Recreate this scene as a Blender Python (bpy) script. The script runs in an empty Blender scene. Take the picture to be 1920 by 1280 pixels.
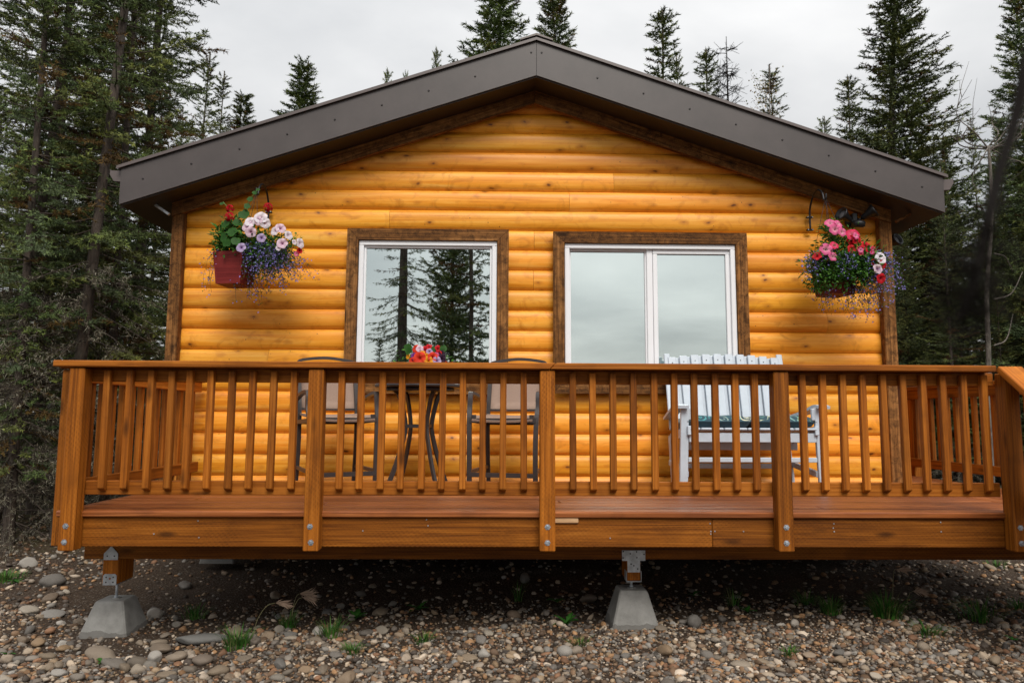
import bpy, math, random
import numpy as np
from mathutils import Matrix, Vector, Euler

R = math.radians
sc = bpy.context.scene
col = sc.collection
random.seed(7)

# ------------------------------------------------------------------ camera
CAM_Z = 1.36
F_PX = 1340.0
def _norm(v):
    return v / np.linalg.norm(v)
_vy = _norm(np.array([(935 - 960) / F_PX, -(783 - 640) / F_PX, -1.0]))
_vx = np.array([1, -0.0045, 0.0]); _vx = _norm(_vx - _vy * _vx.dot(_vy))
_vz = np.cross(_vx, _vy)
cam_d = bpy.data.cameras.new('camera')
cam = bpy.data.objects.new('camera', cam_d)
col.objects.link(cam)
_m = Matrix([list(_vx), list(_vy), list(_vz)]).to_4x4()
_m.translation = (0, 0, CAM_Z)
cam.matrix_world = _m
cam_d.sensor_width = 36.0
cam_d.lens = F_PX / 1920 * 36.0
cam_d.clip_start = 0.02
cam_d.clip_end = 2000
cam_d.dof.use_dof = True
cam_d.dof.focus_distance = 5.6
cam_d.dof.aperture_fstop = 3.6
sc.camera = cam

# ------------------------------------------------------------------ sky, sun, exposure
SUN_EL, SUN_AZ = 47, 170          # degrees; azimuth measured from +Y towards +X: the sun stands behind the camera
world = bpy.data.worlds.new('World'); sc.world = world; world.use_nodes = True
wt = world.node_tree; wt.nodes.clear()
def wn(t, **k):
    n = wt.nodes.new(t)
    for a, b in k.items(): setattr(n, a, b)
    return n
wl = wt.links.new
sky = wn('ShaderNodeTexSky', sky_type='NISHITA')
sky.sun_disc = False
sky.sun_elevation = R(SUN_EL); sky.sun_rotation = R(SUN_AZ)
sky.air_density = 1.0; sky.dust_density = 4.0; sky.ozone_density = 1.0
geo = wn('ShaderNodeTexCoord')
sep = wn('ShaderNodeSeparateXYZ'); wl(geo.outputs['Generated'], sep.inputs[0])
# cloud layer: the view direction projected on a flat deck of cloud
zc = wn('ShaderNodeMath', operation='MAXIMUM'); wl(sep.outputs['Z'], zc.inputs[0]); zc.inputs[1].default_value = 0.0
za = wn('ShaderNodeMath', operation='ADD'); wl(zc.outputs[0], za.inputs[0]); za.inputs[1].default_value = 0.13
cx = wn('ShaderNodeMath', operation='DIVIDE'); wl(sep.outputs['X'], cx.inputs[0]); wl(za.outputs[0], cx.inputs[1])
cy = wn('ShaderNodeMath', operation='DIVIDE'); wl(sep.outputs['Y'], cy.inputs[0]); wl(za.outputs[0], cy.inputs[1])
cmb = wn('ShaderNodeCombineXYZ'); wl(cx.outputs[0], cmb.inputs[0]); wl(cy.outputs[0], cmb.inputs[1])
cn = wn('ShaderNodeTexNoise'); cn.inputs['Scale'].default_value = 0.75; cn.inputs['Detail'].default_value = 7
cn.inputs['Roughness'].default_value = 0.52; cn.inputs['Distortion'].default_value = 0.25
wl(cmb.outputs[0], cn.inputs['Vector'])
cr = wn('ShaderNodeValToRGB'); wl(cn.outputs['Fac'], cr.inputs[0])
cr.color_ramp.elements[0].position = 0.33; cr.color_ramp.elements[0].color = (0.58, 0.595, 0.61, 1)
cr.color_ramp.elements[1].position = 0.62; cr.color_ramp.elements[1].color = (0.985, 0.98, 0.97, 1)
# an overcast sky is brighter overhead than at the horizon
gz = wn('ShaderNodeMath', operation='MULTIPLY_ADD'); wl(zc.outputs[0], gz.inputs[0]); gz.inputs[1].default_value = 1.1; gz.inputs[2].default_value = 0.72
mul = wn('ShaderNodeVectorMath', operation='SCALE'); wl(cr.outputs[0], mul.inputs[0]); wl(gz.outputs[0], mul.inputs['Scale'])
bg1 = wn('ShaderNodeBackground'); wl(mul.outputs[0], bg1.inputs[0]); bg1.inputs[1].default_value = 0.50
bg2 = wn('ShaderNodeBackground'); wl(sky.outputs[0], bg2.inputs[0]); bg2.inputs[1].default_value = 0.05
mx = wn('ShaderNodeMixShader'); mx.inputs[0].default_value = 0.12
wl(bg1.outputs[0], mx.inputs[1]); wl(bg2.outputs[0], mx.inputs[2])
wo = wn('ShaderNodeOutputWorld'); wl(mx.outputs[0], wo.inputs[0])

sun_d = bpy.data.lights.new('sun', 'SUN'); sun_d.energy = 1.5; sun_d.angle = R(28); sun_d.color = (1.0, 0.95, 0.87)
sun = bpy.data.objects.new('sun', sun_d); col.objects.link(sun)
_d = Vector((math.sin(R(SUN_AZ)) * math.cos(R(SUN_EL)), math.cos(R(SUN_AZ)) * math.cos(R(SUN_EL)), math.sin(R(SUN_EL))))
sun.rotation_euler = (-_d).to_track_quat('-Z', 'Y').to_euler()
sun.location = (3, -8, 12)

sc.view_settings.view_transform = 'Standard'
sc.view_settings.look = 'None'
sc.view_settings.gamma = 1.0
sc.view_settings.exposure = 0.92
sc.view_settings.use_curve_mapping = False
sc.cycles.max_bounces = 5
sc.cycles.diffuse_bounces = 2
sc.cycles.glossy_bounces = 3
sc.cycles.transmission_bounces = 3
sc.cycles.transparent_max_bounces = 6

# ------------------------------------------------------------------ node helpers and materials
class NT:
    def __init__(s, name):
        s.m = bpy.data.materials.new(name); s.m.use_nodes = True
        s.t = s.m.node_tree; s.b = s.t.nodes['Principled BSDF']; s.out = s.t.nodes['Material Output']
    def n(s, typ, ins=None, **props):
        nd = s.t.nodes.new('ShaderNode' + typ)
        for k, v in props.items(): setattr(nd, k, v)
        for k, v in (ins or {}).items(): s.put(nd.inputs[k], v)
        return nd
    def put(s, sock, v):
        if isinstance(v, bpy.types.NodeSocket): s.t.links.new(v, sock)
        elif isinstance(v, bpy.types.Node): s.t.links.new(v.outputs[0], sock)
        else: sock.default_value = v
    def math(s, op, a, b=0.0, c=0.0, clamp=False):
        nd = s.n('Math', {0: a, 1: b, 2: c}, operation=op); nd.use_clamp = clamp
        return nd.outputs[0]
    def ramp(s, fac, *stops):
        nd = s.n('ValToRGB', {0: fac}); e = nd.color_ramp.elements
        while len(e) < len(stops): e.new(0.5)
        for i, (p, c) in enumerate(stops):
            e[i].position = p; e[i].color = (*c, 1) if len(c) == 3 else c
        return nd.outputs[0]
    def mix(s, fac, a, b, mode='MIX'):
        nd = s.n('Mix', data_type='RGBA', blend_type=mode)
        for i, v in ((0, fac), (6, a), (7, b)):
            if isinstance(v, tuple) and len(v) == 3: v = (*v, 1)
            s.put(nd.inputs[i], v)
        return nd.outputs[2]
    def noise(s, vec, scale, detail=4, rough=0.55, dist=0.0):
        return s.n('TexNoise', {'Vector': vec, 'Scale': scale, 'Detail': detail, 'Roughness': rough, 'Distortion': dist}).outputs['Fac']
    def obj(s, rnd=0.0):
        tc = s.n('TexCoord').outputs['Object']
        if rnd:
            r = s.n('ObjectInfo').outputs['Random']
            o = s.math('MULTIPLY', r, rnd)
            v = s.n('CombineXYZ', {0: o, 1: o, 2: o}).outputs[0]
            tc = s.n('VectorMath', {0: tc, 1: v}, operation='ADD').outputs[0]
        return tc
    def scale(s, vec, v3):
        return s.n('VectorMath', {0: vec, 1: v3}, operation='MULTIPLY').outputs[0]
    def rand(s):
        return s.n('ObjectInfo').outputs['Random']
    def bump(s, h, strength=0.3, dist=0.01):
        b = s.n('Bump', {'Height': h, 'Strength': strength, 'Distance': dist})
        s.put(s.b.inputs['Normal'], b.outputs[0]); return b
    def set(s, **k):
        for a, v in k.items():
            nm = {'color': 'Base Color', 'rough': 'Roughness', 'metal': 'Metallic', 'spec': 'Specular IOR Level',
                  'sheen': 'Sheen Weight', 'coat': 'Coat Weight'}[a]
            if a == 'color' and isinstance(v, tuple) and len(v) == 3: v = (*v, 1)
            s.put(s.b.inputs[nm], v)
        return s.m

def plain(name, c, rough=0.5, metal=0.0, var=0.08, scale=6.0, spec=0.5, bump=0.0):
    t = NT(name)
    v = t.obj(9)
    nz = t.noise(v, scale, 5, 0.6)
    d = tuple(x * (1 - var * 2) for x in c); l = tuple(min(1, x * (1 + var * 2)) for x in c)
    t.set(color=t.ramp(nz, (0.3, d), (0.7, l)), rough=rough, metal=metal, spec=spec)
    if bump: t.bump(t.noise(v, scale * 14, 4), bump, 0.004)
    return t.m

AX = {'x': (1.0, 44, 44), 'y': (44, 1.0, 44), 'z': (44, 44, 1.0)}
def stained(name, axis, dark, mid, light, incise=False, rough=0.62, knots=True, rrand=0.25, blotch=False, spec=0.18):
    t = NT(name)
    v = t.obj(17.0)
    wob = t.noise(v, 3.0, 2, 0.5)
    sv = t.scale(v, AX[axis])
    g = t.noise(sv, 1.6, 6, 0.62, 0.6)
    g2 = t.noise(t.scale(v, tuple(0.5 if s == 1.0 else 3.2 for s in AX[axis])), 1.3, 3)
    f = t.math('ADD', t.math('MULTIPLY', g, 0.62), t.math('MULTIPLY', g2, 0.38))
    c = t.ramp(f, (0.38, dark), (0.5, mid), (0.61, light))
    if blotch:
        bl = t.noise(v, 16.0, 4, 0.65, 0.6); saw = t.noise(v, 130.0, 3, 0.6)
        c = t.mix(t.math('MULTIPLY', t.ramp(bl, (0.42, (0, 0, 0)), (0.66, (1, 1, 1))), 0.75), c, tuple(x * 0.45 for x in dark))
        c = t.mix(t.math('MULTIPLY', t.ramp(saw, (0.5, (0, 0, 0)), (0.75, (1, 1, 1))), 0.5), c, light)
    else:
        bl = t.noise(v, 4.5, 4, 0.6, 0.4)
        c = t.mix(t.math('MULTIPLY', t.ramp(bl, (0.5, (0, 0, 0)), (0.75, (1, 1, 1))), 0.45), c, tuple(x * 0.6 for x in dark))
    hsv = t.n('HueSaturation', {'Color': c, 'Value': t.math('MULTIPLY_ADD', t.rand(), rrand * 2, 1 - rrand)})
    c = hsv.outputs[0]
    h = g
    if knots:
        kv = t.scale(v, tuple(2.2 if s == 1.0 else 7.5 for s in AX[axis]))
        vo = t.n('TexVoronoi', {'Vector': kv, 'Scale': 1.0, 'Randomness': 1.0})
        k = t.ramp(vo.outputs['Distance'], (0.06, (1, 1, 1)), (0.17, (0, 0, 0)))
        c = t.mix(t.math('MULTIPLY', k, 0.75), c, tuple(x * 0.25 for x in dark))
    if incise:
        x = t.n('SeparateXYZ', {0: t.obj(0)})
        o = {'x': 0, 'y': 1, 'z': 2}
        u = x.outputs[o[axis]]
        others = [x.outputs[i] for i in range(3) if i != o[axis]]
        w = t.math('ADD', others[0], others[1])
        w = t.math('DIVIDE', w, 0.0125)
        uu = t.math('ADD', t.math('DIVIDE', u, 0.03), t.math('MULTIPLY', t.math('FLOOR', w), 0.37))
        a = t.math('LESS_THAN', t.math('FRACT', uu), 0.5)
        b_ = t.math('LESS_THAN', t.math('FRACT', w), 0.2)
        msk = t.math('MULTIPLY', t.math('MULTIPLY', a, b_), t.ramp(wob, (0.38, (0.15, 0.15, 0.15)), (0.6, (1, 1, 1))))
        c = t.mix(t.math('MULTIPLY', msk, 0.6), c, tuple(x * 0.22 for x in dark))
        h = t.math('SUBTRACT', g, t.math('MULTIPLY', msk, 1.2))
    t.bump(h, 0.35, 0.004)
    return t.set(color=c, rough=t.math('MULTIPLY_ADD', g, 0.25, rough - 0.12), spec=spec)

DK, MD, LT = (0.155, 0.042, 0.004), (0.320, 0.094, 0.008), (0.45, 0.150, 0.018)
M = {}
for a in 'xyz':
    iv = 1.34 if a == 'z' else 1.02
    M['stain_' + a] = stained('stained_deck_wood_' + a, a, DK, MD, LT)
    M['incised_' + a] = stained('incised_stained_wood_' + a, a, (0.125 * iv, 0.035 * iv, 0.003 * iv), (0.250 * iv, 0.076 * iv, 0.006 * iv), (0.36 * iv, 0.122 * iv, 0.014 * iv), incise=True)
    M['trim_' + a] = stained('dark_rough_trim_' + a, a, (0.040, 0.014, 0.004), (0.165, 0.068, 0.018), (0.35, 0.160, 0.050), rough=0.8, blotch=True, rrand=0.15)
M['shim'] = stained('bare_pine_shim', 'x', (0.42, 0.24, 0.12), (0.52, 0.32, 0.17), (0.6, 0.4, 0.22), knots=False)
M['decktop'] = stained('walked_deck_board', 'x', (0.15, 0.038, 0.007), (0.26, 0.073, 0.014), (0.39, 0.130, 0.034), rough=0.46, rrand=0.16, spec=0.42)
M['decktop_y'] = stained('walked_deck_board_y', 'y', (0.15, 0.038, 0.007), (0.26, 0.073, 0.014), (0.39, 0.130, 0.034), rough=0.46, rrand=0.16, spec=0.42)

def siding_mat(name='golden_log_siding', axis='x'):
    t = NT(name)
    v = t.obj(23.0)
    lo = tuple(0.55 if s == 1.0 else 9.0 for s in AX[axis])
    g = t.noise(t.scale(v, AX[axis]), 1.2, 5, 0.6, 1.0)
    g2 = t.noise(t.scale(v, lo), 1.5, 4, 0.6, 0.8)
    f = t.math('ADD', t.math('MULTIPLY', g, 0.42), t.math('MULTIPLY', g2, 0.58))
    c = t.ramp(f, (0.33, (0.60, 0.185, 0.008)), (0.44, (0.79, 0.288, 0.016)), (0.54, (0.87, 0.362, 0.034)), (0.66, (0.92, 0.465, 0.085)))
    r = t.rand()
    c = t.n('HueSaturation', {'Color': c, 'Hue': t.math('MULTIPLY_ADD', t.math('FRACT', t.math('MULTIPLY', r, 5.7)), 0.012, 0.4955), 'Value': t.math('MULTIPLY_ADD', r, 0.22, 0.86)}).outputs[0]
    # knots: dark eye with a brown ring and a warped halo
    kv = t.scale(v, tuple(5.0 if s == 1.0 else 9.5 for s in AX[axis]))
    kn = t.n('TexNoise', {'Vector': v, 'Scale': 9.0, 'Detail': 2})
    kv = t.n('VectorMath', {0: kv, 1: t.n('VectorMath', {0: kn.outputs['Color'], 'Scale': 0.35}, operation='SCALE').outputs[0]}, operation='ADD').outputs[0]
    vo = t.n('TexVoronoi', {'Vector': kv, 'Scale': 1.0})
    sel = t.math('GREATER_THAN', t.n('SeparateColor', {0: vo.outputs['Color']}).outputs[0], 0.30)
    halo = t.math('MULTIPLY', t.ramp(vo.outputs['Distance'], (0.08, (1, 1, 1)), (0.30, (0, 0, 0))), sel)
    eye = t.math('MULTIPLY', t.ramp(vo.outputs['Distance'], (0.05, (1, 1, 1)), (0.115, (0, 0, 0))), sel)
    c = t.mix(t.math('MULTIPLY', halo, 0.62), c, (0.36, 0.105, 0.008))
    c = t.mix(t.math('MULTIPLY', eye, 0.85), c, (0.085, 0.026, 0.006))
    # cross-grain flames and darker cloudy figure in the pine
    fg = t.noise(t.scale(v, tuple(5.0 if s == 1.0 else 7.0 for s in AX[axis])), 1.0, 4, 0.65, 1.4)
    c = t.mix(t.math('MULTIPLY', t.ramp(fg, (0.52, (0, 0, 0)), (0.70, (1, 1, 1))), 0.62), c, (0.52, 0.175, 0.010))
    # small nail heads and pin knots
    v2 = t.n('TexVoronoi', {'Vector': t.scale(v, (1.0, 1.0, 1.0)), 'Scale': 11.0})
    s2 = t.math('GREATER_THAN', t.n('SeparateColor', {0: v2.outputs['Color']}).outputs[1], 0.58)
    pin = t.math('MULTIPLY', t.math('LESS_THAN', v2.outputs['Distance'], 0.052), s2)
    c = t.mix(t.math('MULTIPLY', pin, 0.85), c, (0.10, 0.03, 0.008))
    t.bump(t.math('ADD', g, t.math('MULTIPLY', eye, -0.5)), 0.12, 0.004)
    t.b.inputs['Coat Roughness'].default_value = 0.28
    return t.set(color=c, rough=t.math('MULTIPLY_ADD', g2, 0.2, 0.36), spec=0.35, coat=0.06)
M['siding'] = siding_mat()
M['siding_y'] = siding_mat('golden_log_siding_side', 'y')

M['fascia'] = plain('grey_brown_metal_fascia', (0.060, 0.049, 0.047), 0.42, 0.0, 0.08, 3.5)
M['soffit'] = plain('dark_brown_soffit', (0.024, 0.017, 0.013), 0.5, 0, 0.05, 3)
M['gutter'] = plain('brown_gutter_metal', (0.105, 0.084, 0.080), 0.35, 0.0, 0.04, 3)
M['roof'] = plain('brown_metal_roof', (0.105, 0.085, 0.075), 0.4, 0.1, 0.08, 2)
M['screw'] = plain('dark_screw', (0.025, 0.022, 0.022), 0.4, 0.4)
M['vinyl'] = plain('white_vinyl', (0.78, 0.79, 0.82), 0.35, 0, 0.015, 3)
M['gasket'] = plain('grey_gasket', (0.12, 0.12, 0.13), 0.6)
M['galv'] = plain('galvanised_steel', (0.50, 0.53, 0.56), 0.42, 0.55, 0.14, 26)
M['bolt'] = plain('zinc_bolt', (0.36, 0.39, 0.43), 0.45, 0.6, 0.25, 90)
M['black'] = plain('black_iron', (0.012, 0.012, 0.014), 0.45, 0.3)
M['chairmetal'] = plain('bronze_grey_powder_coat', (0.050, 0.042, 0.041), 0.4, 0.2, 0.06, 30)
M['dark'] = plain('dark_interior', (0.03, 0.028, 0.026), 0.9)
M['curtain'] = plain('white_curtain', (0.6, 0.6, 0.6), 0.9, 0, 0.03)
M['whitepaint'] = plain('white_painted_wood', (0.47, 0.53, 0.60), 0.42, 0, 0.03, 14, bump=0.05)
M['redbox'] = stained('red_painted_box', 'x', (0.100, 0.010, 0.010), (0.165, 0.018, 0.017), (0.20, 0.025, 0.022), rough=0.5, knots=False, rrand=0.04)
M['pot'] = plain('terracotta_pot', (0.30, 0.11, 0.05), 0.7)

def glass_mat():
    t = NT('reflective_window_glass')
    tr = t.n('BsdfTransparent', {'Color': (0.62, 0.70, 0.68, 1)})
    gl = t.n('BsdfGlossy', {'Color': (0.89, 0.985, 0.965, 1), 'Roughness': 0.004})
    w = t.noise(t.n('TexCoord').outputs['Object'], 1.6, 1, 0.4)
    b = t.n('Bump', {'Height': w, 'Strength': 0.012, 'Distance': 0.04})
    t.put(gl.inputs['Normal'], b.outputs[0])
    m = t.n('MixShader', {0: 0.90, 1: tr.outputs[0], 2: gl.outputs[0]})
    t.put(t.out.inputs['Surface'], m.outputs[0])
    return t.m
M['glass'] = glass_mat()

def concrete():
    t = NT('weathered_concrete')
    v = t.obj(5)
    a = t.noise(v, 7, 5, 0.6); b = t.noise(v, 90, 4, 0.7)
    c = t.ramp(a, (0.3, (0.15, 0.145, 0.135)), (0.55, (0.26, 0.255, 0.24)), (0.75, (0.34, 0.335, 0.315)))
    c = t.mix(t.math('MULTIPLY', b, 0.35), c, (0.12, 0.115, 0.105))
    z = t.n('SeparateXYZ', {0: t.obj(0)}).outputs[2]
    low_band = t.math('LESS_THAN', t.math('ADD', z, t.math('MULTIPLY', a, -0.09)), -0.015)  # darker band towards the bottom, its edge broken up by noise
    c = t.mix(t.math('MULTIPLY', low_band, 0.55), c, (0.06, 0.052, 0.044))
    vo = t.n('TexVoronoi', {'Vector': v, 'Scale': 38.0})
    pit = t.ramp(vo.outputs['Distance'], (0.05, (0, 0, 0)), (0.22, (1, 1, 1)))
    t.bump(t.math('ADD', b, pit), 0.35, 0.004)
    return t.set(color=c, rough=0.88)
M['concrete'] = concrete()

def sling():
    t = NT('brown_mesh_sling')
    x = t.n('SeparateXYZ', {0: t.obj(0)})
    w = t.n('TexWave', {'Vector': t.scale(t.obj(0), (1, 1, 1)), 'Scale': 42.0, 'Distortion': 1.5, 'Detail': 2, 'Detail Scale': 3.0}, bands_direction='Z')
    c = t.ramp(w.outputs['Fac'], (0.2, (0.21, 0.135, 0.10)), (0.8, (0.34, 0.235, 0.18)))
    t.bump(w.outputs['Fac'], 0.2, 0.002)
    return t.set(color=c, rough=0.75)
M['sling'] = sling()

def cushion():
    t = NT('teal_paisley_fabric')
    v = t.obj(3)
    d = t.n('TexNoise', {'Vector': v, 'Scale': 7.0, 'Detail': 2})
    v2 = t.n('VectorMath', {0: v, 1: t.n('VectorMath', {0: d.outputs['Color'], 'Scale': 0.10}, operation='SCALE').outputs[0]}, operation='ADD').outputs[0]
    vo = t.n('TexVoronoi', {'Vector': v2, 'Scale': 11.0})
    ring = t.math('PINGPONG', t.math('MULTIPLY', vo.outputs['Distance'], 3.6), 0.5)
    m = t.math('GREATER_THAN', ring, 0.34)
    cc = t.n('SeparateColor', {0: vo.outputs['Color']}).outputs[0]
    pc = t.ramp(cc, (0.25, (0.02, 0.11, 0.14)), (0.45, (0.30, 0.36, 0.07)), (0.62, (0.62, 0.60, 0.45)), (0.85, (0.05, 0.24, 0.26)))
    z = t.n('SeparateXYZ', {0: t.obj(0)}).outputs[2]
    up = t.math('GREATER_THAN', z, 0.008)
    c = t.mix(t.math('MULTIPLY', m, up), (0.007, 0.045, 0.066), pc)
    return t.set(color=c, rough=0.85, sheen=0.2)
M['cushion'] = cushion()

def attr_mat(name, rough=0.6, trans=0.0, spec=0.3, gain=1.0, bump=0):
    t = NT(name)
    a = t.n('Attribute', attribute_name='col')
    c = a.outputs['Color']
    if gain == 'obj':
        c = t.n('HueSaturation', {'Color': c, 'Hue': t.math('MULTIPLY_ADD', t.rand(), 0.03, 0.487), 'Value': t.math('MULTIPLY_ADD', t.rand(), 0.4, 0.8)}).outputs[0]
    t.set(color=c, rough=rough, spec=spec)
    if bump: t.bump(t.noise(t.obj(0), 120, 4, 0.7), bump, 0.003)
    if trans:
        tr = t.n('BsdfTranslucent', {'Color': c})
        m = t.n('MixShader', {0: trans, 1: t.b.outputs[0], 2: tr.outputs[0]})
        t.put(t.out.inputs['Surface'], m.outputs[0])
    return t.m
M['needles'] = attr_mat('spruce_needles', 0.7, 0.0, 0.12, gain='obj')
M['leaf'] = attr_mat('green_leaf', 0.55, 0.2, 0.18)
M['petal'] = attr_mat('flower_petal', 0.6, 0.3, 0.2)
M['gravel'] = attr_mat('gravel_pebbles', 0.72, 0, 0.3, bump=0.25)
M['lichen'] = attr_mat('lichen_hung_dead_twigs', 0.9, 0.1, 0.1)

def bark(name, c1, c2, sc_=1.0):
    t = NT(name)
    v = t.obj(13)
    a = t.noise(t.scale(v, (14 * sc_, 14 * sc_, 4 * sc_)), 1.5, 6, 0.7, 0.8)
    b = t.noise(v, 2.2, 3)
    c = t.ramp(a, (0.35, c1), (0.68, c2))
    c = t.mix(t.math('MULTIPLY', t.ramp(b, (0.56, (0, 0, 0)), (0.70, (1, 1, 1))), 0.35), c, (0.15, 0.145, 0.11))
    t.bump(a, 0.8, 0.02)
    return t.set(color=c, rough=0.9)
M['bark'] = bark('spruce_bark', (0.022, 0.016, 0.012), (0.095, 0.070, 0.054))
M['birchbark'] = bark('grey_birch_bark', (0.05, 0.042, 0.035), (0.20, 0.17, 0.145))
M['twigdark'] = plain('dark_dead_twig', (0.012, 0.010, 0.009), 0.9, spec=0.1)

def ground_mat():
    t = NT('gravelly_soil')
    v = t.obj(0)
    x = t.n('SeparateXYZ', {0: v})
    a = t.noise(v, 1.1, 4, 0.6); b = t.noise(v, 45, 6, 0.72); c2 = t.noise(v, 9, 5, 0.65)
    vo = t.n('TexVoronoi', {'Vector': v, 'Scale': 55.0})
    soil = t.ramp(b, (0.3, (0.018, 0.011, 0.007)), (0.55, (0.055, 0.036, 0.023)), (0.8, (0.12, 0.088, 0.062)))
    grit = t.mix(t.ramp(vo.outputs['Distance'], (0.1, (1, 1, 1)), (0.38, (0, 0, 0))), soil,
                 t.ramp(t.n('SeparateColor', {0: vo.outputs['Color']}).outputs[0], (0.0, (0.05, 0.04, 0.03)), (0.5, (0.12, 0.095, 0.07)), (0.85, (0.24, 0.21, 0.18))))
    moss = t.ramp(c2, (0.34, (0.018, 0.014, 0.009)), (0.52, (0.060, 0.044, 0.022)), (0.68, (0.075, 0.085, 0.022)))
    yy = x.outputs[1]; xx = x.outputs[0]
    far = t.math('SUBTRACT', t.math('ADD', yy, t.math('MULTIPLY', a, 1.6)), t.math('MULTIPLY', t.math('GREATER_THAN', xx, 3.0), 3.0))
    f = t.ramp(t.math('MULTIPLY_ADD', far, 0.5, -3.9, clamp=True), (0.0, (0, 0, 0)), (0.6, (1, 1, 1)))
    back = t.math('LESS_THAN', yy, -1.5)
    f = t.math('MAXIMUM', f, back)
    c = t.mix(f, grit, moss)
    h = t.math('ADD', t.math('ADD', b, t.math('MULTIPLY', c2, 0.6)), t.math('MULTIPLY', vo.outputs['Distance'], -0.8))
    t.bump(h, 0.9, 0.012)
    return t.set(color=c, rough=0.93, spec=0.2)
M['ground'] = ground_mat()

def stone_mat():
    t = NT('river_stone')
    v = t.obj(7)
    r = t.rand()
    base = t.ramp(t.math('FRACT', t.math('MULTIPLY', r, 7.31)), (0.0, (0.15, 0.14, 0.13)), (0.16, (0.23, 0.17, 0.11)), (0.30, (0.09, 0.088, 0.085)), (0.42, (0.31, 0.27, 0.215)), (0.55, (0.15, 0.098, 0.06)),
                  (0.68, (0.18, 0.185, 0.18)), (0.80, (0.26, 0.165, 0.085)), (0.92, (0.36, 0.335, 0.30)))
    a = t.noise(v, 26, 5, 0.65); b = t.noise(v, 160, 4, 0.7)
    base = t.n('HueSaturation', {'Color': base, 'Value': t.math('MULTIPLY_ADD', r, 0.55, 0.75)}).outputs[0]
    c = t.mix(t.ramp(a, (0.35, (0, 0, 0)), (0.7, (1, 1, 1))), base, t.mix(0.55, base, (0.10, 0.08, 0.06)))
    c = t.mix(t.math('MULTIPLY', t.ramp(b, (0.55, (0, 0, 0)), (0.75, (1, 1, 1))), 0.35), c, (0.5, 0.47, 0.43))
    t.bump(t.math('ADD', a, t.math('MULTIPLY', b, 0.6)), 0.3, 0.004)
    return t.set(color=c, rough=0.7, spec=0.35)
M['stone'] = stone_mat()

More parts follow.
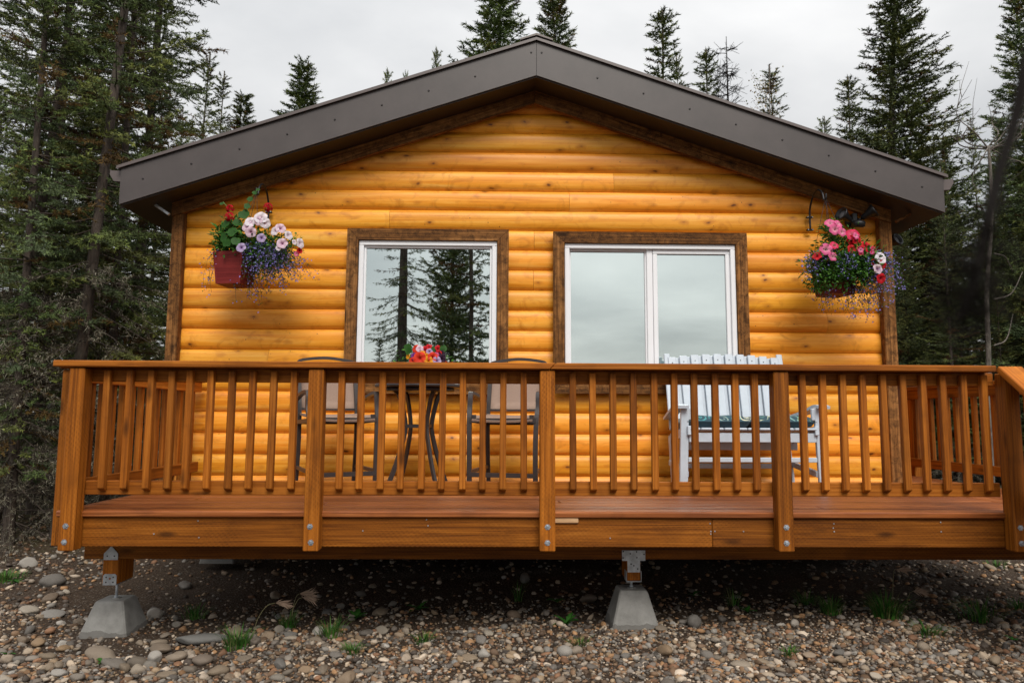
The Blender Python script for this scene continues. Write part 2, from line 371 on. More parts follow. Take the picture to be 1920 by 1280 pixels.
# ------------------------------------------------------------------ mesh helpers
class MB:
    def __init__(s): s.v = []; s.f = []; s.sm = []
    def add(s, vs, fs, smooth=False):
        o = len(s.v); s.v += [tuple(p) for p in vs]
        s.f += [tuple(i + o for i in f) for f in fs]; s.sm += [smooth] * len(fs); return s
    def box(s, c, d, ch=0.003, rot=None, fn=None):
        hx, hy, hz = d[0] / 2, d[1] / 2, d[2] / 2
        ch = min(ch, hx * .6, hy * .6, hz * .6)
        vs = []; idx = {}
        for sx in (-1, 1):
            for sy in (-1, 1):
                for sz in (-1, 1):
                    for k in range(3):
                        p = [sx * (hx - ch), sy * (hy - ch), sz * (hz - ch)]
                        p[k] = (sx * hx, sy * hy, sz * hz)[k]
                        idx[(sx, sy, sz, k)] = len(vs); vs.append(p)
        fs = []
        I = lambda x, y, z, k: idx[(x, y, z, k)]
        for q in (-1, 1):
            fs.append((I(q, -1, -1, 0), I(q, 1, -1, 0), I(q, 1, 1, 0), I(q, -1, 1, 0)))
            fs.append((I(-1, q, -1, 1), I(1, q, -1, 1), I(1, q, 1, 1), I(-1, q, 1, 1)))
            fs.append((I(-1, -1, q, 2), I(1, -1, q, 2), I(1, 1, q, 2), I(-1, 1, q, 2)))
            for w in (-1, 1):
                fs.append((I(q, w, -1, 0), I(q, w, -1, 1), I(q, w, 1, 1), I(q, w, 1, 0)))
                fs.append((I(q, -1, w, 0), I(q, -1, w, 2), I(q, 1, w, 2), I(q, 1, w, 0)))
                fs.append((I(-1, q, w, 1), I(-1, q, w, 2), I(1, q, w, 2), I(1, q, w, 1)))
        for sx in (-1, 1):
            for sy in (-1, 1):
                for sz in (-1, 1):
                    fs.append(tuple(I(sx, sy, sz, k) for k in range(3)))
        out = []
        for p in vs:
            p = Vector(p)
            if fn: p = Vector(fn(p))
            if rot is not None: p = rot @ p
            out.append(p + Vector(c))
        # orient every face outwards
        cen = Vector(c); ff = []
        for f in fs:
            a, b, d_ = out[f[0]], out[f[1]], out[f[2]]
            nrm = (b - a).cross(d_ - a); mid = sum((out[i] for i in f), Vector()) / len(f)
            ff.append(f if nrm.dot(mid - cen) >= 0 else f[::-1])
        return s.add(out, ff)
    def tube(s, pts, r, n=8, cap=True):
        pts = [Vector(p) for p in pts]; m = len(pts)
        rs = r if isinstance(r, (list, tuple)) else [r] * m
        t0 = (pts[1] - pts[0]).normalized()
        up = Vector((0, 0, 1)) if abs(t0.z) < 0.9 else Vector((1, 0, 0))
        u = t0.cross(up).normalized(); vs = []; fs = []
        for i, p in enumerate(pts):
            t = (pts[min(i + 1, m - 1)] - pts[max(i - 1, 0)]).normalized()
            u = (u - t * u.dot(t)).normalized(); w = t.cross(u)
            for k in range(n):
                a = 2 * math.pi * k / n
                vs.append(p + (u * math.cos(a) + w * math.sin(a)) * rs[i])
        for i in range(m - 1):
            for k in range(n):
                a, b = i * n + k, i * n + (k + 1) % n
                fs.append((a, b, b + n, a + n))
        s.add(vs, fs, True)
        if cap:
            o = len(s.v) - len(vs)
            s.f += [tuple(o + k for k in range(n))[::-1], tuple(o + (m - 1) * n + k for k in range(n))]; s.sm += [False, False]
        return s
    def bar(s, pts, w, h, up=(0, 0, 1)):          # flat rectangular tube bent along a path
        pts = [Vector(p) for p in pts]; m = len(pts); vs = []; fs = []
        for i, p in enumerate(pts):
            t = (pts[min(i + 1, m - 1)] - pts[max(i - 1, 0)]).normalized()
            u = t.cross(Vector(up))
            u = u.normalized() if u.length > 1e-4 else Vector((1, 0, 0))
            w2 = u.cross(t)
            for a, b in ((-1, -1), (1, -1), (1, 1), (-1, 1)): vs.append(p + u * a * w / 2 + w2 * b * h / 2)
        for i in range(m - 1):
            for k in range(4):
                a, b = i * 4 + k, i * 4 + (k + 1) % 4
                fs.append((a, b, b + 4, a + 4))
        fs += [(3, 2, 1, 0), tuple((m - 1) * 4 + k for k in range(4))]
        return s.add(vs, fs)
    def prism(s, poly, a, b, axis='y'):            # polygon (2D, in the other two axes) extruded from a to b
        n = len(poly)
        P = {'y': lambda p, q: (p[0], q, p[1]), 'x': lambda p, q: (q, p[0], p[1]), 'z': lambda p, q: (p[0], p[1], q)}[axis]
        vs = [P(p, a) for p in poly] + [P(p, b) for p in poly]
        fs = [tuple(range(n))[::-1], tuple(range(n, 2 * n))] + [(i, (i + 1) % n, (i + 1) % n + n, i + n) for i in range(n)]
        return s.add(vs, fs)
    def lathe(s, prof, n=16, c=(0, 0, 0), smooth=True):
        vs = []; fs = []
        for r, z in prof:
            for k in range(n):
                a = 2 * math.pi * k / n; vs.append((c[0] + r * math.cos(a), c[1] + r * math.sin(a), c[2] + z))
        for i in range(len(prof) - 1):
            for k in range(n):
                a, b = i * n + k, i * n + (k + 1) % n; fs.append((a, b, b + n, a + n))
        s.add(vs, fs, smooth)
        o = len(s.v) - len(vs)
        s.f += [tuple(o + k for k in range(n))[::-1], tuple(o + (len(prof) - 1) * n + k for k in range(n))]; s.sm += [False, False]
        return s
    def mesh(s, name, mat):
        me = bpy.data.meshes.new(name); me.from_pydata([tuple(p) for p in s.v], [], s.f)
        me.polygons.foreach_set('use_smooth', s.sm); me.materials.append(mat if not isinstance(mat, str) else M[mat]); me.update()
        return me

def place(name, me, parent=None, loc=(0, 0, 0), rot=None):
    o = bpy.data.objects.new(name, me); col.objects.link(o)
    if parent is not None:
        o.parent = parent
    o.location = loc
    if rot is not None: o.rotation_euler = rot
    return o
def tag(o, label=None, cat=None, group=None, kind=None):
    if label: o['label'] = label
    if cat: o['category'] = cat
    if group: o['group'] = group
    if kind: o['kind'] = kind
    return o
def thing(name, label, cat, loc=(0, 0, 0), rz=0.0, group=None):
    o = bpy.data.objects.new(name, None); col.objects.link(o); o.empty_display_size = 0.2
    o.location = loc; o.rotation_euler = (0, 0, rz)
    return tag(o, label, cat, group)
def copy_tree(o, parent=None):
    c = o.copy(); col.objects.link(c); c.parent = parent
    for ch in list(o.children): copy_tree(ch, c)
    return c
_cache = {}
def plank(name, parent, c, d, mat, base=(0, 0, 0), ch=0.004, rot=None):
    """a sawn board: centre and size in world metres, child of parent standing at base"""
    k = (tuple(round(x, 4) for x in d), mat, ch)
    if k not in _cache:
        _cache[k] = MB().box((0, 0, 0), d, ch).mesh(name, mat)
    return place(name, _cache[k], parent, (c[0] - base[0], c[1] - base[1], c[2] - base[2]), rot)

def np_mesh(name, V, F, mat, C=None, smooth=False):
    """triangle soup from numpy arrays: V (n,3), F (m,3), C (n,3) colours"""
    me = bpy.data.meshes.new(name)
    n, m = len(V), len(F)
    me.vertices.add(n); me.vertices.foreach_set('co', np.ascontiguousarray(V, dtype=np.float32).ravel())
    me.loops.add(m * 3); me.loops.foreach_set('vertex_index', np.ascontiguousarray(F, dtype=np.int32).ravel())
    me.polygons.add(m); me.polygons.foreach_set('loop_start', np.arange(0, m * 3, 3, dtype=np.int32))
    try: me.polygons.foreach_set('loop_total', np.full(m, 3, dtype=np.int32))
    except Exception: pass
    me.polygons.foreach_set('use_smooth', np.full(m, smooth, dtype=bool))
    if C is not None:
        a = me.attributes.new('col', 'FLOAT_COLOR', 'POINT')
        cc = np.ones((n, 4), dtype=np.float32); cc[:, :3] = C
        a.data.foreach_set('color', cc.ravel())
    me.materials.append(M[mat]); me.update(calc_edges=True); me.validate()
    return me

# ------------------------------------------------------------------ the ground
def sstep(a, b, x):
    t = np.clip((x - a) / (b - a), 0, 1); return t * t * (3 - 2 * t)
def ground_z(x, y):
    x = np.asarray(x, float); y = np.asarray(y, float)
    near = 1 - sstep(12, 30, np.abs(x) + np.abs(y - 6))
    z = 0.050 * sstep(-1.0, 1.0, x) * near
    z = z + near * (0.012 * np.sin(2.1 * x + 0.7) * np.cos(1.7 * y) + 0.008 * np.sin(5.3 * x - 1.1 * y) + 0.006 * np.cos(7.9 * y + 2.7 * x))
    z = z + 0.22 * sstep(6.8, 11, y) * sstep(2.6, 4.4, np.abs(x - 0.3)) * near
    z = z + 0.6 * sstep(12, 60, y)
    return z
gx = np.concatenate([-np.geomspace(400, 7.2, 22), np.arange(-7, 7.01, 0.085), np.geomspace(7.2, 400, 22)])
gy = np.concatenate([-np.geomspace(400, 1.2, 20), np.arange(-1, 2.9, 0.5), np.arange(3, 9.0, 0.085), np.geomspace(9.1, 500, 34)])
GX, GY = np.meshgrid(gx, gy)
GZ = ground_z(GX, GY)
nx, ny = len(gx), len(gy)
ii = (np.arange(ny - 1)[:, None] * nx + np.arange(nx - 1)[None, :]).ravel()
GF = np.concatenate([np.stack([ii, ii + 1, ii + nx + 1], 1), np.stack([ii, ii + nx + 1, ii + nx], 1)])
ground = place('ground', np_mesh('ground', np.stack([GX.ravel(), GY.ravel(), GZ.ravel()], 1), GF, 'ground', smooth=True))
tag(ground, kind='structure')
def gz1(x, y): return float(ground_z(x, y))

# ------------------------------------------------------------------ the cabin
APX, PITCH = 0.305, 0.337                       # ridge line and roof slope
WALL_Y = 6.20
CL, CR = -2.855, 3.472
cabin = thing('log_cabin', 'golden log-sided cabin with a low gable roof and two white windows', 'cabin', (APX, 9.2, 0.0))
CB = (APX, 9.2, 0.0)
def cpart(name, me, parent=cabin, loc=(0, 0, 0)):
    return place(name, me, parent, (loc[0] - CB[0], loc[1] - CB[1], loc[2] - CB[2]) if parent is cabin else loc)

ROW = 0.1796
def log_mesh(x0, x1, z0, z1, zlo, zhi, rake=None):
    """half-log board from x0 to x1 on the wall; z0..z1 is the full row, zlo..zhi the strip left of it"""
    n = 10; prof = []
    for i in range(n + 1):
        z = zlo + (zhi - zlo) * i / n
        u = ((z - z0) / (z1 - z0)) * 2 - 1
        y = -0.040 * max(0.0, 1 - abs(u * 0.985) ** 2.7) ** 0.62
        prof.append((y, z))
    xm, zm = (x0 + x1) / 2, (zlo + zhi) / 2
    def ends(z):
        a, b = x0, x1
        if rake is not None:
            d = max(0.02, (rake - z) / PITCH)
            a, b = max(a, APX - d), min(b, APX + d)
        return a, b
    L = [(ends(z)[0] - xm, y, z - zm) for y, z in prof]; Rr = [(ends(z)[1] - xm, y, z - zm) for y, z in prof]
    m = n + 1
    mb = MB().add(L + Rr, [(i, i + m, i + m + 1, i + 1) for i in range(n)], True)
    Bl = [(ends(z)[0] - xm, 0.03, z - zm) for z in (zlo, zhi)]; Br = [(ends(z)[1] - xm, 0.03, z - zm) for z in (zlo, zhi)]
    mb.add(Bl + Br, [(0, 1, 3, 2)])
    mb.add(L + Bl, [tuple(range(m)) + (m + 1, m)]); mb.add(Rr + Br, [(tuple(range(m)) + (m + 1, m))[::-1]])
    mb.add([L[0], Rr[0], Br[0], Bl[0]], [(3, 2, 1, 0)]); mb.add([L[-1], Rr[-1], Br[1], Bl[1]], [(0, 1, 2, 3)])
    return mb.mesh('siding_log', 'siding'), (xm, WALL_Y + 0.043, zm)

W1 = (-1.329, 0.078, 1.561, 2.997)              # trim outlines: x0 x1 z0 z1
W2 = (0.468, 2.173, 1.570, 2.985)
JOINT = {7: [0.62], 8: [1.02], 6: [-0.98], 5: [0.305], 4: [-0.99], 3: [0.30, 2.14], -2: [2.62], -3: [-0.93], -5: [1.0], -1: [-2.0], 1: [2.9]}
RAKE_CUT = 4.215
for k in range(-7, 13):
    z0 = 1.941 + ROW * k; z1 = z0 + ROW
    if z0 > RAKE_CUT - 0.03: break
    segs = [(CL + 0.09, CR - 0.09, z0, z1)]
    for (wx0, wx1, wz0, wz1) in (W1, W2):
        ox0, ox1, oz0, oz1 = wx0 + 0.05, wx1 - 0.05, wz0 + 0.045, wz1 - 0.045
        if z1 <= oz0 or z0 >= oz1: continue
        new = []
        for (a, b, lo, hi) in segs:
            if b <= ox0 or a >= ox1: new.append((a, b, lo, hi)); continue
            if a < ox0: new.append((a, ox0, lo, hi))
            if b > ox1: new.append((ox1, b, lo, hi))
            if hi > oz1: new.append((ox0, ox1, oz1, hi))
            if lo < oz0: new.append((ox0, ox1, lo, oz0))
        segs = new
    out = []
    for (a, b, lo, hi) in segs:
        xs = [a] + [j for j in JOINT.get(k, []) if a + 0.1 < j < b - 0.1] + [b]
        for p, q in zip(xs, xs[1:]):
            out.append((p + (0.0012 if p != a else 0), q - (0.0012 if q != b else 0), lo, hi))
    for (a, b, lo, hi) in out:
        if z1 > 3.05 and (b < APX - (RAKE_CUT - z0) / PITCH or a > APX + (RAKE_CUT - z0) / PITCH): continue
        hi2 = min(hi, RAKE_CUT - 0.012)
        me, lc = log_mesh(a, b, z0, z1, lo + 0.0012, hi2 - 0.0012, RAKE_CUT)
        cpart('siding_log', me, loc=lc)

# side and back walls (corrugated log rows) and floor
def side_wall(x, sgn, y0, y1):
    prof = []
    for k in range(-7, 8):
        z0 = 1.941 + ROW * k
        for i in range(7):
            u = i / 6 * 2 - 1; prof.append((x + sgn * 0.043 * max(0, 1 - abs(u) ** 2.5) ** 0.6, z0 + ROW * i / 6))
    m = len(prof)
    mb = MB().add([(p[0], y0, p[1]) for p in prof] + [(p[0], y1, p[1]) for p in prof], [(i, i + m, i + m + 1, i + 1) for i in range(m - 1)], True)
    mb.box((x - sgn * 0.06, (y0 + y1) / 2, (prof[0][1] + prof[-1][1]) / 2), (0.1, y1 - y0, prof[-1][1] - prof[0][1]))
    mb.v = [(p[0] - CB[0], p[1] - CB[1], p[2] - CB[2]) for p in mb.v]
    cpart('side_wall', mb.mesh('side_wall', 'siding_y'), loc=CB)
side_wall(CL + 0.043, -1, 6.26, 12.2); side_wall(CR - 0.043, 1, 6.26, 12.2)
mb = MB(); mb.prism([(CL + .05, 0.68), (CR - .05, 0.68), (CR - .05, 3.16), (APX, 4.2), (CL + .05, 3.16)], 12.2, 12.3)
mb.v = [(p[0] - CB[0], p[1] - CB[1], p[2]) for p in mb.v]
cpart('back_wall', mb.mesh('back_wall', 'siding'), loc=CB)
plank('floor_frame', cabin, (APX, 9.24, 0.62), (CR - CL - 0.1, 5.95, 0.16), 'stain_x', CB)
plank('inner_floor', cabin, (APX, 9.24, 0.72), (CR - CL - 0.3, 5.9, 0.03), 'dark', CB)

# corner boards, rake boards
for xa, xb, zt in ((CL, -2.755, 3.20), (3.364, CR, 3.19)):
    plank('corner_board', cabin, ((xa + xb) / 2, 6.165, (0.66 + zt) / 2), (xb - xa, 0.075, zt - 0.66), 'trim_z', CB, 0.006)
def slanted_board(name, s, x_in, x_out, dz, h, y0, y1, mat, parent=cabin, zap=4.27, ch=None):
    """board running down the gable from the ridge on side s (-1 left, +1 right); dz lowers its top edge below zap"""
    mb = MB()
    poly = [(s * x_in, zap - dz - PITCH * x_in), (s * x_out, zap - dz - PITCH * x_out), (s * x_out, zap - dz - h - PITCH * x_out), (s * x_in, zap - dz - h - PITCH * x_in)]
    if s < 0: poly = poly[::-1]
    mb.prism(poly, y0, y1)
    c = Vector((s * (x_in + x_out) / 2, (y0 + y1) / 2, zap - dz - h / 2 - PITCH * (x_in + x_out) / 2))
    ang = -s * math.atan(PITCH)
    rot = Matrix.Rotation(-(-ang), 3, 'Y')
    rot = Matrix.Rotation(ang, 3, 'Y')
    # store the mesh along its own length so that the grain follows the slope
    inv = Matrix.Rotation(-(math.atan(PITCH) * s), 3, 'Y')
    mb.v = [tuple(inv @ (Vector(p) - c)) for p in mb.v]
    o = place(name, mb.mesh(name, mat), parent, (c.x + APX - CB[0], c.y - CB[1], c.z - CB[2]), (0, math.atan(PITCH) * s, 0))
    return o
for s in (-1, 1):
    slanted_board('rake_board', s, 0.002, 3.16, 0.0, 0.118, 6.115, 6.158, 'trim_x')

# ---- windows
def window(x0, x1, z0, z1, slider):
    base = ((x0 + x1) / 2, 6.16, z0)
    w = place('window', None, cabin, (base[0] - CB[0], base[1] - CB[1], base[2] - CB[2]))
    T = 0.100
    def trim(poly, mat):
        cx_ = sum(p[0] for p in poly) / 4; cz_ = sum(p[1] for p in poly) / 4
        m_ = MB().prism([(p[0] - cx_, p[1] - cz_) for p in poly], -0.02, 0.02)
        place('trim_board', m_.mesh('trim_board', mat), w, (cx_ - base[0], 6.135 - base[1], cz_ - base[2]))
    g = 0.0012
    trim([(x0, z1), (x0 + T, z1 - T), (x1 - T, z1 - T), (x1, z1)], 'trim_x')
    trim([(x0, z0), (x1, z0), (x1 - T + .015, z0 + T - .015), (x0 + T - .015, z0 + T - .015)], 'trim_x')
    trim([(x0, z0 + g * 2), (x0 + T - .002, z0 + T), (x0 + T - .002, z1 - T - g), (x0, z1 - g * 2)], 'trim_z')
    trim([(x1, z0 + g * 2), (x1, z1 - g * 2), (x1 - T + .002, z1 - T - g), (x1 - T + .002, z0 + T)], 'trim_z')
    fx0, fx1, fz0, fz1 = x0 + T + .002, x1 - T - .002, z0 + T - .012, z1 - T - .002
    def member(name, a, b, c, d, y, t, parent=w, mat='vinyl', ch=.004):
        return place(name, MB().box((0, 0, 0), (b - a, t, d - c), ch).mesh(name, mat), parent, ((a + b) / 2 - base[0], y - base[1], (c + d) / 2 - base[2]))
    B = 0.042
    member('frame', fx0, fx1, fz1 - B, fz1, 6.165, .06); member('frame', fx0, fx1, fz0, fz0 + B, 6.165, .06)
    member('frame', fx0, fx0 + B, fz0 + B, fz1 - B, 6.165, .0597); member('frame', fx1 - B, fx1, fz0 + B, fz1 - B, 6.165, .0597)
    def sash(a, b, c, d, y, B2):
        s = member('sash', a, b, d - B2, d, y, .034)
        for (p, q, r_, t_) in ((a, b, c, c + B2), (a, a + B2, c + B2, d - B2), (b - B2, b, c + B2, d - B2)):
            member('sash', p, q, r_, t_, y, .0337)
        member('gasket', a + B2 - .004, b - B2 + .004, d - B2 - .004, d - B2 + .004, y, .020, mat='gasket', ch=.001)
        place('pane', MB().box((0, 0, 0), (b - a - 2 * B2, .006, d - c - 2 * B2), .001).mesh('pane', 'glass'), w, ((a + b) / 2 - base[0], y + .004 - base[1], (c + d) / 2 - base[2]))
    if not slider:
        sash(fx0 + B, fx1 - B, fz0 + B, fz1 - B, 6.172, 0.020)
    else:
        xm = 1.296
        sash(fx0 + B - .004, xm, fz0 + B, fz1 - B, 6.196, 0.018)
        member('mullion', xm - .002, xm + .05, fz0 + B, fz1 - B, 6.178, .03)
        sash(xm + .052, fx1 - B + .002, fz0 + B, fz1 - B, 6.176, 0.040)
    return w
window(*W1, False); window(*W2, True)
# curtains hanging inside behind the glass
def curtain(name, x0, x1, z0, z1, y, label):
    n = 40; vs = []; fs = []
    for i in range(n + 1):
        xx = x0 + (x1 - x0) * i / n; yy = 0.018 * math.sin(i * 1.25) + 0.006 * math.sin(i * 3.1)
        vs += [(xx - x0, yy, 0), (xx - x0, yy, z1 - z0)]
    for i in range(n): fs.append((2 * i, 2 * i + 2, 2 * i + 3, 2 * i + 1))
    o = place(name, MB().add(vs, fs, True).mesh(name, 'curtain'), None, (x0, y, z0))
    tag(o, label, 'curtain')
curtain('curtain', -1.20, -0.98, 1.50, 2.92, 6.34, 'white curtain gathered at the left edge inside the square window')
curtain('curtain', 0.55, 2.10, 1.50, 2.92, 6.36, 'pale curtain drawn across behind the glass of the sliding window')

# ---- roof
FY, RB = 5.85, 12.5                              # fascia plane, back of the roof
HALF = 3.476
roof = place('roof', None, cabin, (0, 0, 0))
def rmesh(name, mb, mat, parent=roof):
    mb.v = [(p[0] - 0.0, p[1], p[2]) for p in mb.v]
    return place(name, MBshift(mb).mesh(name, mat), parent, (0, 0, 0))
def MBshift(mb):
    mb.v = [(p[0] + APX - CB[0], p[1] - CB[1], p[2] - CB[2]) for p in mb.v]; return mb
for s in (-1, 1):
    # soffit boarding below the rafters
    poly = [(s * 0.0, 4.290), (s * (HALF - .012), 4.290 - PITCH * (HALF - .012)), (s * (HALF - .012), 4.270 - PITCH * (HALF - .012)), (s * 0.0, 4.270)]
    if s < 0: poly = poly[::-1]
    rmesh('soffit', MB().prism(poly, FY + .016, RB - .01), 'soffit')
    # fascia on the gable front: tall sheet-metal board
    slanted_board('fascia', s, 0.0015, HALF, -0.006, 0.308, FY, FY + .014, 'fascia', roof, zap=4.584)
    slanted_board('fascia_return', s, 0.003, HALF - .003, 0.298, 0.006, FY + .014, FY + .05, 'fascia', roof, zap=4.584)
    # eave fascia along the side
    x = s * (HALF - .006)
    rmesh('eave_fascia', MB().box((x, (FY + RB) / 2 + .02, 4.44 - PITCH * HALF + .005), (.012, RB - FY - .05, .29)), 'fascia')
    # roof sheet with a drip edge proud of the fascia
    poly = [(s * 0.0, 4.622), (s * (HALF + .03), 4.622 - PITCH * (HALF + .03)), (s * (HALF + .03), 4.600 - PITCH * (HALF + .03)), (s * 0.0, 4.600)]
    if s < 0: poly = poly[::-1]
    rmesh('roof_sheet', MB().prism(poly, FY - .012, RB), 'roof')
    slanted_board('drip_edge', s, 0.0, HALF + .03, -0.006, 0.024, FY - .022, FY - .012, 'gutter', roof, zap=4.608)
    # raised seams of the metal roof
    for yy in np.arange(6.3, 12.4, 0.4):
        m_ = MB().bar([(s * .06, yy, 4.626 - PITCH * .06), (s * (HALF + .02), yy, 4.626 - PITCH * (HALF + .02))], .03, .03)
        rmesh('roof_seam', m_, 'roof')
    # gutter hung on the eave: an open K-shaped trough seen end-on
    zt = 4.580 - PITCH * HALF; xo = HALF + .012
    poly = [(s * xo, zt), (s * (xo + .095), zt + .004), (s * (xo + .097), zt - .030), (s * (xo + .060), zt - .088), (s * xo, zt - .092)]
    if s < 0: poly = poly[::-1]
    g = rmesh('gutter', MB().prism(poly, FY + .05, RB - .05), 'gutter')
    place('gutter_end_cap', MBshift(MB().prism([(p[0] * 1.0004, p[1]) for p in poly], FY + .035, FY + .048)).mesh('gutter_end_cap', 'gutter'), g, (0, 0, 0))
    place('gutter_lip', MBshift(MB().bar([(s * (xo + .094), FY + .034, zt + .005), (s * (xo + .094), RB - .05, zt + .005)], .010, .008)).mesh('gutter_lip', 'gutter'), g, (0, 0, 0))
    # fascia screws
    for i in range(9):
        xx = 0.13 + i * 0.395 if i else 0.045
        zz = 4.440 - PITCH * xx
        m_ = MB().lathe([(.0085, 0), (.0085, .003), (.005, .006)], 8)
        if i == 0:
            zz = 4.50 - PITCH * xx
        mm = bpy.data.meshes.get('fascia_screw') or m_.mesh('fascia_screw', 'screw')
        place('fascia_screw', mm, roof, (APX + s * xx - CB[0], FY - CB[1], zz - CB[2]), (R(90), 0, 0))
rmesh('ridge_cap', MB().prism([(-.14, 4.60), (0, 4.650), (.14, 4.60), (.14, 4.585), (0, 4.632), (-.14, 4.585)][::-1], FY - .025, RB + .01), 'roof')
rmesh('ridge_closure', MB().box((0, FY + .01, 4.615), (.07, .03, .035), .012), 'screw')
# offcut ends poking out under the soffit at both wall corners
for s, mt in ((-1, 'galv'), (1, 'trim_x')):
    c = (CL - .05, 6.05, 3.125) if s < 0 else (CR + .06, 6.05, 3.115)
    me = MB().box((0, 0, 0), (.15, .03, .024), .004, Matrix.Rotation(s * -R(28) if s > 0 else R(34), 3, 'Y')).mesh('soffit_clip', mt)
    place('soffit_clip', me, cabin, (c[0] - CB[0], c[1] - CB[1], c[2] - CB[2]))

# ------------------------------------------------------------------ concrete piers
def pier_block(x, y, z, label, yaw=0.0, w0=.295, w1=.170, h=.25, name='concrete_pier', group=None):
    mb = MB()
    lv = [(-.03, w0 + .01), (0.0, w0), (h - .01, w1 + .01), (h, w1 - .006)]
    vs = []; fs = []
    for (zz, w) in lv:
        hw = w / 2; c = .010
        vs += [(-hw + c, -hw, zz), (hw - c, -hw, zz), (hw, -hw + c, zz), (hw, hw - c, zz), (hw - c, hw, zz), (-hw + c, hw, zz), (-hw, hw - c, zz), (-hw, -hw + c, zz)]
    for i in range(3):
        for k in range(8):
            a, b = i * 8 + k, i * 8 + (k + 1) % 8; fs.append((a, b, b + 8, a + 8))
    fs += [tuple(range(8))[::-1], tuple(range(24, 32))]
    mb.add(vs, fs)
    mb.lathe([(.030, 0), (.026, .006)], 10, (0, 0, h))
    o = place(name, mb.mesh(name, 'concrete'), None, (x, y, z), (0, 0, yaw))
    return tag(o, label, 'pier', group)
LPX, RPX, PY = -2.43, 0.865, 4.75
zl, zr = gz1(LPX, PY) - .005, gz1(RPX, PY) + .012
pier_block(LPX, PY, zl, 'tapered grey concrete pier block at the left end of the deck', w0=.30, h=.205)
pier_block(RPX, PY, zr, 'tapered grey concrete pier block under the middle of the deck', w0=.30, h=.222)
pier_block(-2.5, 6.72, gz1(-2.5, 6.72) + .10, 'wide concrete pad in the shade under the cabin corner', w0=.30, w1=.28, h=.40, name='concrete_pad')
for (x, y) in ((3.2, 6.72), (-2.5, 11.6), (3.2, 11.6), (.3, 6.9), (.3, 11.6)):
    pier_block(x, y, gz1(x, y) + .1, 'concrete footing hidden in the dark under the cabin', w0=.30, w1=.28, h=.43, name='concrete_pad', group='footings under the cabin')

# ------------------------------------------------------------------ the deck
DZ = 0.815                                        # top of the deck boards
DK0 = (0.3, 5.2, 0.46)
deck = thing('deck', 'reddish-brown stained wooden deck raised on piers in front of the cabin', 'deck', DK0)
DXL, DXR, DXS = -2.565, 4.12, 3.345
y = 4.268; row = 0
JB = [1.0, 2.0, -1.1, .4, -2.0, 1.5, -.5, 2.5, .1, -1.6, 1.9, .8, -.3, 2.2]
while y < 6.14:
    w = min(0.140, 6.148 - y)
    if w < .05: break
    cuts = [DXL, DXS - .003] if row == 0 else [DXL, JB[row % 14], DXS - .003]
    for a, b in zip(cuts, cuts[1:]):
        plank('deck_board', deck, ((a + b) / 2, y + w / 2, DZ - .019 + random.uniform(-.001, .001)), (b - a - .003, w, .038), 'decktop', DK0, .008)
    y += w + .005; row += 1
x = DXS
while x < DXR - .05:
    w = min(.140, DXR - x)
    plank('deck_board', deck, (x + w / 2, 6.55, DZ - .0195), (w - .001, 4.56, .038), 'decktop_y', DK0, .005)
    x += w + .005
# framing: rim, joists, doubled beam
XS = 1.265
for a, b in ((-2.545, XS - .001), (XS + .001, 4.10)):
    plank('rim_joist', deck, ((a + b) / 2, 4.309, .691), (b - a, .038, .168), 'incised_x', DK0, .004)
for xx in (-2.526, 4.081): plank('side_joist', deck, (xx, 5.25 if xx < 0 else 6.5, .690), (.037, 1.84 if xx < 0 else 4.34, .166), 'incised_y', DK0)
for i in range(16): plank('joist', deck, (-2.1 + i * .4, 5.25, .689), (.038, 1.84, .164), 'stain_y', DK0)
for yy in (4.68, 4.722, 4.764): plank('beam', deck, (.70 + (yy - 4.7) * .1, yy, .537), (6.60, .041, .140), 'incised_x' if yy < 4.7 else 'stain_x', DK0)
for i, yy in enumerate((5.75, 5.79)): plank('beam', deck, (.79, yy, .537), (6.4, .039, .139), 'stain_x', DK0)
plank('wood_shim', deck, (.40, 4.283, .763), (.145, .014, .032), 'shim', DK0, .006)
nail = MB().lathe([(.0045, 0), (.0045, .002), (.003, .004)], 8).mesh('nail', 'bolt')
for (px, pz) in ((-1.75, .755), (-1.74, .66), (-.42, .765), (-.79, .70), (-.41, .73), (1.253, .745), (1.256, .70), (1.255, .685), (1.28, .70), (1.45, .70), (1.99, .745), (1.985, .72), (1.99, .70), (2.63, .755), (2.63, .70), (-2.0, .68), (.66, .66)):
    place('nail', nail, deck, (px - DK0[0], 4.2905 - DK0[1], pz - DK0[2]), (R(90), 0, 0))

